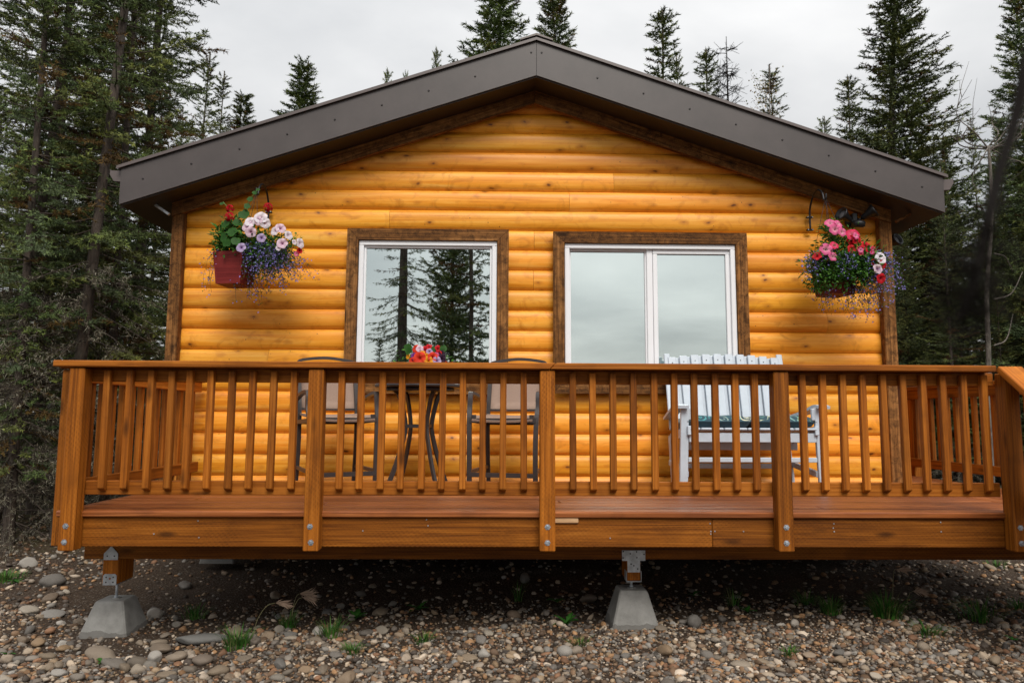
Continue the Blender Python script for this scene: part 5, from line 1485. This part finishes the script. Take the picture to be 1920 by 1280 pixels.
foxtail(545, 1165, .20, .05, 'upright foxtail grass with two pinkish heads', 2)
foxtail(1675, 1160, .30, .03, 'tall thin foxtail stalk rising from the largest grass tuft', 1)
foxtail(1700, 1150, .13, .05, 'low bent foxtail with a pale head right of the tall stalk', 1)

# ------------------------------------------------------------------ trees
def needle_tris(P, D, L, Wd, rn):
    n = len(P)
    S = np.cross(D, rn.normal(size=(n, 3))); S /= np.linalg.norm(S, axis=1, keepdims=True) + 1e-9
    V = np.stack([P - S * Wd[:, None] / 2, P + S * Wd[:, None] / 2, P + D * L[:, None]], 1).reshape(-1, 3)
    return V, np.arange(3 * n).reshape(-1, 3)
GREENS = np.array([[.084, .108, .042], [.108, .132, .046], [.066, .090, .040], [.130, .140, .048], [.090, .114, .058]])
def spruce(seed, H=13.0, r0=.12, crown0=2.0, rad=1.1, top_pow=.8, dens=1.0, needle=(.05, .012), spacing=.02, dead0=.3, dead_n=40, fine_to=99.0, droop=.35, lichen=0, brown=.06, whorl=.20, per=6, club=False, tw=.30, clump=1.0):
    """returns the meshes of trunk, branches, crown, dead_branches"""
    rn = np.random.default_rng(seed)
    # trunk
    pts = []; rs = []; k = 16
    bx = rn.normal(size=2) * .05
    for i in range(k + 1):
        t = i / k; pts.append((bx[0] * math.sin(t * 4), bx[1] * math.sin(t * 3.3), H * t)); rs.append(max(.012, r0 * (1 - t) ** .85 * (1 + .25 * math.exp(-t * 40))))
    trunk = MB().tube([(pts[0][0], pts[0][1], -.25)] + pts, [rs[0] * 1.15] + rs, 10).mesh('trunk', 'bark')
    br = MB(); dead = MB()
    PV = []; PC = []; PF = []; off = 0
    LV = []; LC = []; LF = []; loff = 0
    # living branches
    h = crown0
    while h < H - .15:
        t = (h - crown0) / (H - crown0)
        Lm = rad * (1 - t) ** top_pow * min(1, .55 + t * 5)
        nb = max(3, int(round(per * rn.uniform(.7, 1.2))))
        a0 = rn.uniform(0, 6.28)
        for j in range(nb):
            a = a0 + 6.283 * j / nb + rn.normal() * .25
            L = max(.10, Lm * rn.uniform(.55, 1.12))
            if j % 3 == 2: L = max(.10, L * rn.uniform(.35, .65))
            if rn.random() < .06: L *= .4
            el = -droop + (droop + .75) * t ** 1.2 + rn.normal() * .10
            z0 = h + rn.uniform(-.08, .08)
            m = 7; s = np.linspace(0, 1, m)
            up = .22 * L * s ** 2.2
            X = L * s * math.cos(el); Z = z0 + L * s * math.sin(el) + up
            ba = np.stack([X * math.cos(a), X * math.sin(a), Z], 1)
            ba += np.cumsum(rn.normal(size=(m, 3)) * .012 * L, 0) * s[:, None]
            if L > .22: br.tube([tuple(p) for p in ba[::2]], [max(.004, .011 * L), .007 * L, .005 * L, .002], 4, False)
            # side twigs
            coarse = z0 > fine_to
            st = .055 * (1.8 if coarse else 1.0) / dens
            nt = max(3, int(L / st))
            ts = np.clip(rn.uniform(.12 if L > .5 else .0, 1.0, nt), 0, 1)
            base = np.stack([np.interp(ts, s, ba[:, i]) for i in range(3)], 1)
            fwd = ba[-1] - ba[0]; fwd /= np.linalg.norm(fwd)
            side = np.cross(fwd, [0, 0, 1]); side /= np.linalg.norm(side) + 1e-9
            sg = rn.choice([-1, 1], nt)
            tl = (tw * L * (1 - ts * .75) + .05) * rn.uniform(.5, 1.15, nt)
            td = fwd[None] * rn.uniform(.55, .95, nt)[:, None] + side[None] * (sg * rn.uniform(.5, .95, nt))[:, None]
            td[:, 2] += rn.normal(size=nt) * .16 - .10
            td /= np.linalg.norm(td, axis=1, keepdims=True)
            base = np.concatenate([base, ba[-3:-1]]); td = np.concatenate([td, [fwd, fwd]]); tl = np.concatenate([tl, [.12 * clump, .10 * clump]]); nt += 2
            sp = spacing * (2.0 if coarse else 1.0)
            cnt = np.maximum(3, (tl / sp * 2.6).astype(int))
            idx = np.repeat(np.arange(nt), cnt); N = len(idx)
            u = rn.random(N)
            P = base[idx] + td[idx] * (tl[idx] * u)[:, None]
            P[:, 2] -= .10 * tl[idx] * u * u
            D = td[idx] * .65 + rn.normal(size=(N, 3)) * .62
            D[:, 2] += .10
            D /= np.linalg.norm(D, axis=1, keepdims=True)
            q = 1.7 if coarse else 1.0
            V, F = needle_tris(P, D, needle[0] * q * rn.uniform(.6, 1.25, N), np.full(N, needle[1] * q), rn)
            c = GREENS[rn.integers(0, 5)] * rn.uniform(.75, 1.25)
            if rn.random() < brown: c = np.array([.105, .060, .026]) * rn.uniform(.6, 1.1)
            cc = c[None] * rn.uniform(.75, 1.25, (N, 1))
            new = (u > .82)[:, None]; cc = np.where(new, cc * np.array([1.35, 1.35, 1.0]), cc)
            PV.append(V); PC.append(np.repeat(cc, 3, 0)); PF.append(F + off); off += len(V)
        h += whorl * rn.uniform(.7, 1.3) / math.sqrt(dens)
    # leader
    N = 60; u = rn.random(N); P = np.stack([0 * u + pts[-1][0], 0 * u + pts[-1][1], H - .45 + u * .47], 1)
    D = rn.normal(size=(N, 3)) * .7; D[:, 2] = np.abs(D[:, 2]) + .5; D /= np.linalg.norm(D, axis=1, keepdims=True)
    V, F = needle_tris(P, D, needle[0] * rn.uniform(.7, 1.2, N), np.full(N, needle[1]), rn)
    PV.append(V); PC.append(np.repeat(GREENS[rn.integers(0, 5, N)], 3, 0)); PF.append(F + off); off += len(V)
    # dead lower branches, some hung with lichen
    for i in range(dead_n):
        z0 = rn.uniform(dead0, crown0 + .6); a = rn.uniform(0, 6.28); L = rn.uniform(.35, 1.0) * rad * .9
        m = 6; s = np.linspace(0, 1, m); el = rn.normal() * .2 - .28
        ba = np.stack([L * s * math.cos(a), L * s * math.sin(a), z0 + L * s * math.sin(el) - .16 * L * s * s], 1) + np.cumsum(rn.normal(size=(m, 3)) * .02, 0) * s[:, None]
        dead.tube([tuple(p) for p in ba], [.009, .007, .006, .005, .003, .0015], 4, False)
        for q in range(int(L * 9)):
            t = rn.uniform(.2, 1); p = np.array([np.interp(t, s, ba[:, i_]) for i_ in range(3)])
            d = np.array([math.cos(a), math.sin(a), 0]) * .6 + rn.normal(size=3) * .6; d[2] -= .35; d /= np.linalg.norm(d)
            l_ = rn.uniform(.10, .32)
            dead.tube([tuple(p), tuple(p + d * l_ * .5 + np.array([0, 0, -.01])), tuple(p + d * l_ + np.array([0, 0, -.05]))], [.004, .003, .0015], 3, False)
            if lichen:
                N = int(lichen * l_ * 100); u = rn.random(N)
                P = p + d * (l_ * u)[:, None] + rn.normal(size=(N, 3)) * .016
                D = rn.normal(size=(N, 3)) * .75; D[:, 2] -= .55; D /= np.linalg.norm(D, axis=1, keepdims=True)
                V, F = needle_tris(P, D, rn.uniform(.02, .07, N), np.full(N, .006), rn)
                cc = np.array([[.26, .245, .18], [.17, .15, .11], [.34, .325, .25], [.09, .075, .05]])[rn.integers(0, 4, N)] * rn.uniform(.7, 1.15, (N, 1))
                LV.append(V); LC.append(np.repeat(cc, 3, 0)); LF.append(F + loff); loff += len(V)
    out = {'trunk': trunk, 'branches': br.mesh('branches', 'bark') if br.v else None, 'crown': np_mesh('crown', np.concatenate(PV), np.concatenate(PF), 'needles', np.concatenate(PC)),
           'dead_branches': dead.mesh('dead_branches', 'bark') if dead.v else None,
           'lichen': np_mesh('lichen', np.concatenate(LV), np.concatenate(LF), 'lichen', np.concatenate(LC)) if LV else None}
    return H, out
T = {}
T['nearA'] = spruce(1, H=13, r0=.072, crown0=2.5, rad=1.25, needle=(.044, .011), spacing=.013, dead_n=90, fine_to=8.2, lichen=1.3, droop=.42, brown=.16, per=6, whorl=.21)
T['nearB'] = spruce(2, H=12, r0=.066, crown0=.9, rad=1.40, needle=(.044, .011), spacing=.013, dead_n=44, fine_to=7.4, lichen=1.2, droop=.36, brown=.08, per=7, whorl=.20, dead0=.2)
T['full'] = spruce(3, H=12, r0=.095, crown0=.5, rad=1.75, top_pow=.86, needle=(.060, .018), spacing=.023, dead_n=0, droop=.20, brown=.03, per=12, whorl=.16, tw=.34, clump=1.5)
T['spire'] = spruce(4, H=10, r0=.05, crown0=.8, rad=1.05, top_pow=.95, needle=(.060, .018), spacing=.025, dead_n=8, droop=.26, brown=.06, per=7, whorl=.19, tw=.36, clump=1.6)
T['sparse'] = spruce(5, H=12, r0=.07, crown0=1.4, rad=1.20, top_pow=.85, needle=(.060, .018), spacing=.025, dead_n=26, droop=.32, brown=.10, per=6, whorl=.22, tw=.34, clump=1.5)
T['reflect'] = spruce(8, H=12, r0=.15, crown0=2.4, rad=1.25, top_pow=.7, needle=(.05, .013), spacing=.030, dead_n=40, droop=.62, brown=.05, per=7, whorl=.24, dead0=1.0)
def add_tree(kind, x, y, H, wid, rz, label, group, name='spruce_tree', lean=0.0, cat='tree'):
    h0, parts = T[kind]
    t = thing(name, label, cat, (x, y, gz1(x, y)), 0, group)
    t.rotation_mode = 'ZYX'; t.rotation_euler = (0, R(lean), rz); s = H / h0
    t.scale = (s * wid, s * wid, s)
    for pn, me in parts.items():
        if me is not None:
            o = place(pn, me, t)
            if pn in ('branches', 'dead_branches', 'lichen'): o['kind'] = 'stuff'
    return t
def Tpx(kind, px, top, Y, wid, label, group, lean=0.0, base_py=740, H=None):
    """stand a tree so that its trunk passes px at eye height and its tip reaches row top"""
    x = float(X_at(px, base_py, Y))
    if H is None:
        d = np.stack([_vx, _vy, _vz]) @ np.array([(px - 960) / F_PX, -(top - 640) / F_PX, -1.0])
        H = float(CAM_Z + d[2] / d[1] * Y - gz1(x, Y))
    return add_tree(kind, x, Y, H, wid, (px * 1.7) % 6.28, label, group, lean=lean)
GL, GB, GR = 'spruces left of the cabin', 'spruces rising behind the roof', 'spruces right of the cabin'
Tpx('nearA', 128, 0, 8.0, 1.0, 'tall lichen-hung spruce whose leaning trunk rises just left of the eave', GL, lean=3.2, H=13)
Tpx('nearA', 4, 0, 8.3, 1.0, 'slim spruce with a leaning trunk at the left edge of the picture', GL, lean=4.0, H=12)
Tpx('nearB', 240, 0, 10.2, 1.0, 'tall dense spruce whose crown edge stands against the sky above the eave', GL, lean=1.0, H=15)
Tpx('nearB', 80, 0, 9.3, 1.0, 'dark-trunked spruce between the two leaning trunks at the left', GL, H=14)
Tpx('nearB', 178, 0, 12.6, 1.1, 'broad green spruce standing behind the leaning trunk', GL, H=15)
Tpx('nearA', -80, 0, 9.0, 1.1, 'lichen-draped spruce cut off by the left edge of the picture', GL, H=13)
Tpx('nearB', 36, 0, 7.7, .85, 'green-boughed spruce in front of the lichen-hung trees at far left', GL, H=11)
Tpx('nearB', 205, 0, 9.0, .85, 'narrow spruce with dark boughs between the leaning trunk and the eave', GL, H=13)
Tpx('sparse', 358, 98, 20, 1.6, 'pointed spruce with a brown tip above the left eave', GL)
Tpx('sparse', 388, 134, 19, 1.4, 'thin spruce with a brown top just right of the brown-tipped one', GL)
Tpx('full', 432, 178, 23, 1.9, 'short bright green spruce tip over the left roof slope', GB)
Tpx('full', 545, 118, 21, 2.1, 'broad-headed spruce alone above the left roof slope', GB)
Tpx('spire', 712, 130, 33, .75, 'tiny thin spruce tip over the left roof slope, left of the bare one', GB)
Tpx('spire', 748, 133, 36, .45, 'thinnest bare tip over the left roof slope', GB)
Tpx('spire', 808, 91, 32, .75, 'small brown-tinged spruce tip left of the ridge', GB)
Tpx('full', 925, -85, 24, 1.9, 'wide spruce directly behind the roof left of the ridge', GB)
Tpx('full', 1042, -60, 25, 1.5, 'tall spruce directly behind the ridge on its right', GB)
Tpx('spire', 1255, 22, 24, 1.9, 'clubbed narrow spruce above the right roof slope', GB)
Tpx('spire', 1283, 105, 25, .8, 'small brownish spruce leaning on the clubbed one', GB)
Tpx('spire', 1340, 95, 27, 1.6, 'narrow green spruce left of the dead dark spruce', GB)
Tpx('sparse', 1468, 122, 23, 1.7, 'loose spruce with yellowing leaves around it over the right roof slope', GB)
Tpx('spire', 1566, 220, 32, 1.2, 'smallest spruce tip over the right roof slope', GB)
Tpx('spire', 1617, 146, 24, 1.6, 'slender spruce between the smallest tip and the big spruce', GB)
Tpx('full', 1720, -100, 16.5, 1.75, 'big dense spruce towering behind the right end of the roof', GR)
Tpx('full', 1700, 330, 13.5, 1.15, 'lower dark spruce filling the space beside the right wall', GR)
Tpx('sparse', 1800, 255, 15.5, 1.2, 'thin young spruce right of the gutter end', GR)
Tpx('full', 1965, -70, 12.5, 1.25, 'spruce with sparse drooping boughs at the right edge', GR)
Tpx('sparse', 1885, 300, 14, 1.15, 'slim spruce with a visible dark trunk near the right edge', GR)
Tpx('nearB', 1790, 300, 12.6, 1.15, 'bushy spruce low behind the right end of the railing', GR)
Tpx('full', 1960, 250, 12.2, 1.1, 'dark spruce cut off by the right edge of the picture', GR)
frn = random.Random(4)
for (px0, px1, Y0, Y1, n, top0, top1, grp, lab) in ((-260, 330, 14, 30, 13, 80, 420, 'deep forest left of the cabin', 'dark spruce deep in the crowded forest left of the cabin'),
                                              (1640, 2250, 14, 30, 24, 200, 400, 'deep forest right of the cabin', 'dark spruce deep in the forest right of the cabin')):
    for i in range(n):
        px = px0 + (px1 - px0) * (i + frn.random()) / n; Y = frn.uniform(Y0, Y1)
        k = frn.choice(['full', 'nearB', 'sparse', 'full'])
        Tpx(k, px, frn.uniform(top0, top1), Y, frn.uniform(1.0, 1.3), lab, grp)
# low undergrowth of young spruces that closes the view between the trunks
for i in range(16):
    px = frn.choice([frn.uniform(-180, 300), frn.uniform(1690, 2080)]); Y = frn.uniform(9.5, 14)
    Tpx('spire', px, frn.uniform(520, 680), Y, 2.1, 'young spruce in the undergrowth between the trunks', 'young spruces between the trunks')

# dead trees
def dead_spruce(px, top, Y, wid, label, seed):
    rn = np.random.default_rng(seed); H = 9.0; mb = MB().tube([(0, 0, -.2), (.02, 0, 3), (0, .02, 6), (0, 0, H)], [.09, .075, .045, .008], 8)
    tw = MB()
    for i in range(150):
        h = rn.uniform(2.5, H - .1); L = (.15 + .85 * (1 - h / H)) * rn.uniform(.4, 1.0) * 1.6; a = rn.uniform(0, 6.28)
        d = np.array([math.cos(a), math.sin(a), 0]); p0 = np.array([0, 0, h]); p1 = p0 + d * L * .5 + [0, 0, .02]; p2 = p0 + d * L + [0, 0, .12 * L]
        tw.tube([tuple(p0), tuple(p1), tuple(p2)], [.010, .007, .003], 4, False)
        for q in range(7):
            t = rn.uniform(.3, 1); p = p0 + (p2 - p0) * t; e = d * .5 + rn.normal(size=3) * .6; tw.tube([tuple(p), tuple(p + e * .16)], [.006, .004], 3, False)
    x = float(X_at(px, 740, Y)); d = np.stack([_vx, _vy, _vz]) @ np.array([(px - 960) / F_PX, -(top - 640) / F_PX, -1.0])
    Hh = CAM_Z + d[2] / d[1] * Y - gz1(x, Y)
    t = thing('dead_spruce', label, 'tree', (x, Y, gz1(x, Y)), 0, 'dead spruces'); s = float(Hh / H); t.scale = (s * wid, s * wid, s)
    place('trunk', mb.mesh('trunk', 'twigdark'), t); place('bare_branches', tw.mesh('bare_branches', 'twigdark'), t)['kind'] = 'stuff'
dead_spruce(1381, 69, 26, .85, 'bare dark dead spruce over the right roof slope', 3)
dead_spruce(1362, 113, 27, .5, 'thin dead spruce stem just left of the bare dark one', 5)

# grey dead birch at the right with a curled bare crown
brn = np.random.default_rng(9)
BXX = float(X_at(1848, 740, 10.5)); BZ = gz1(BXX, 10.5)
bt = thing('dead_birch', 'grey bare birch snag with curling twigs at the right', 'tree', (BXX, 10.5, BZ))
btop = 1.36 + 4.55 - BZ
trk = arc_pts([(0, 0, -.2), (.03, 0, 1.2), (.10, .02, 2.1), (.12, 0, 3.0), (.24, 0, 3.9), (.30, 0, 4.6), (.30, 0, btop - .35)], 5)
place('trunk', MB().tube(trk, [.042 - .022 * i / (len(trk) - 1) for i in range(len(trk))], 9).mesh('trunk', 'birchbark'), bt)
tw = MB(); tip = Vector(trk[-1])
for (dx, dz, cu) in ((-.42, .95, -.15), (-.25, .35, -.25), (.12, .75, .1), (.55, 1.15, .12), (.40, .35, .25), (.62, .55, .1), (-.12, -.75, -.22), (.28, -.6, .3), (.75, .9, -.1), (-.5, .5, -.3)):
    b0 = tip + Vector((0, 0, -.12 * abs(dx)))
    pts = arc_pts([b0, b0 + Vector((dx * .45 + cu * .5, brn.normal() * .1, dz * .25)), b0 + Vector((dx * .85 + cu * .6, brn.normal() * .15, dz * .62)), b0 + Vector((dx, brn.normal() * .2, dz))], 4)
    tw.tube(pts, [.013 - .0105 * i / (len(pts) - 1) for i in range(len(pts))], 5, False)
    for q in range(3):
        p = pts[int(brn.integers(4, len(pts) - 1))]; e = Vector((brn.normal() * .18 + dx * .2, brn.normal() * .1, abs(brn.normal()) * .22))
        tw.tube([p, p + e * .6 + Vector((cu * .1, 0, .02)), p + e * 1.3], [.006, .004, .002], 4, False)
for (z, dx, dz) in ((2.9, .55, .45), (2.2, .4, .5), (1.6, -.3, .2), (3.6, .35, -.25)):
    p = Vector((.03 + .065 * z, 0, z)); tw.tube(arc_pts([p, p + Vector((dx * .5, 0, dz * .2)), p + Vector((dx, .1, dz))], 4), [.014 - .0012 * i for i in range(9)], 5, False)
place('twigs', tw.mesh('twigs', 'birchbark'), bt)['kind'] = 'stuff'

# yellowing birch sapling among the spruces over the right slope
yx = float(X_at(1452, 740, 22.5)); yb = thing('yellowing_birch', 'young birch with a few yellow-brown leaves over the right roof slope', 'tree', (yx, 22.5, gz1(yx, 22.5)))
d = np.stack([_vx, _vy, _vz]) @ np.array([(1452 - 960) / F_PX, -(140 - 640) / F_PX, -1.0]); YH = float(CAM_Z + d[2] / d[1] * 22.5)
mb = MB().tube([(0, 0, -.2), (.1, 0, YH * .5), (.2, 0, YH)], [.07, .045, .008], 7); tws = MB(); lp = []
for i in range(40):
    z = brn.uniform(YH * .45, YH * .97); a = brn.uniform(0, 6.28); L = brn.uniform(.4, 1.4)
    p0 = np.array([.18, 0, z]); p1 = p0 + np.array([math.cos(a) * L * .6, math.sin(a) * L * .6, L * .8])
    p1[2] = min(p1[2], YH + .2)
    tws.tube([tuple(p0), tuple(p1)], [.010, .003], 4, False)
    for q in range(26): lp.append(p0 + (p1 - p0) * brn.uniform(.3, 1.05) + brn.normal(size=3) * .08)
place('trunk', mb.mesh('trunk', 'birchbark'), yb); place('branches', tws.mesh('branches', 'bark'), yb)['kind'] = 'stuff'
lp = np.array(lp); n = len(lp)
V, F, C = leaf_cloud(lp, brn.normal(size=(n, 3)), brn.uniform(.05, .09, n), brn.uniform(.04, .06, n), np.array([[.22, .15, .03], [.16, .08, .02], [.10, .13, .03], [.28, .20, .05]])[brn.integers(0, 4, n)])
place('crown', np_mesh('crown', V, F, 'leaf', C), yb)

# trees behind the viewer, seen mirrored in the left window
GM = 'spruces behind the viewer mirrored in the window'
def mirror_tree(kind, px, D, H, wid, label, rz):
    x = float(X_at(px, 640, D)); y = 2 * 6.176 - D
    t = add_tree(kind, x, y, H, wid, rz, label, GM); return t
mirror_tree('reflect', 757, 16.5, 12, 1.0, 'sparse spruce behind the viewer, leftmost trunk mirrored in the left window', .4)
mirror_tree('full', 846, 18.0, 13, .56, 'dense spruce behind the viewer, middle trunk mirrored in the left window', 2.2)
mirror_tree('sparse', 886, 17.2, 14, .85, 'spruce behind the viewer, rightmost trunk mirrored in the left window', 4.4)
mirror_tree('spire', 712, 15.5, 3.05, 1.9, 'small sapling behind the viewer mirrored low in the left window', 1.0)

# ------------------------------------------------------------------ out-of-focus twig close to the lens
def lens_pt(px, py, dist):
    d = np.stack([_vx, _vy, _vz]) @ np.array([(px - 960) / F_PX, -(py - 640) / F_PX, -1.0]); return np.array([0, 0, CAM_Z]) + d * dist
tr_x, tr_y = .74, .02
nt_ = thing('roadside_spruce', 'spruce beside the viewer whose drooping twig hangs blurred at the right edge', 'tree', (tr_x, tr_y, gz1(tr_x, tr_y)))
B0 = np.array([tr_x, tr_y, gz1(tr_x, tr_y)])
place('trunk', MB().tube([(0, 0, -.2), (.01, 0, 1.5), (0, .01, 3), (0, 0, 5)], [.085, .07, .055, .02], 9).mesh('trunk', 'bark'), nt_)
tp = [np.array([tr_x, tr_y, 2.35]), lens_pt(2180, -420, .56), lens_pt(2030, -110, .50), lens_pt(1938, 90, .46), lens_pt(1902, 230, .45), lens_pt(1868, 345, .44), lens_pt(1845, 450, .43), lens_pt(1822, 540, .42), lens_pt(1800, 600, .42)]
pts = arc_pts([tuple(p - B0) for p in tp], 6)
place('drooping_twig', MB().tube(pts, [max(.0034, .0085 - .0052 * i / 24) for i in range(len(pts))], 6).mesh('drooping_twig', 'twigdark'), nt_)
lrn = np.random.default_rng(2)
P = []; 
for i in range(560):
    t = lrn.beta(4, 2); k = 30 + t * (len(pts) - 31); a = pts[int(k)]; P.append(np.array(a) + lrn.normal(size=3) * np.array([.008, .010, .014]) * (1.0 if t > .3 else .4))
P = np.array(P); n = len(P); D = lrn.normal(size=(n, 3)); D[:, 2] -= .6; D /= np.linalg.norm(D, axis=1, keepdims=True)
V, F = needle_tris(P, D, lrn.uniform(.008, .02, n), np.full(n, .0018), lrn)
place('needles', np_mesh('needles', V, F, 'lichen', np.tile(np.array([[.012, .010, .008]]), (len(V), 1))), nt_)
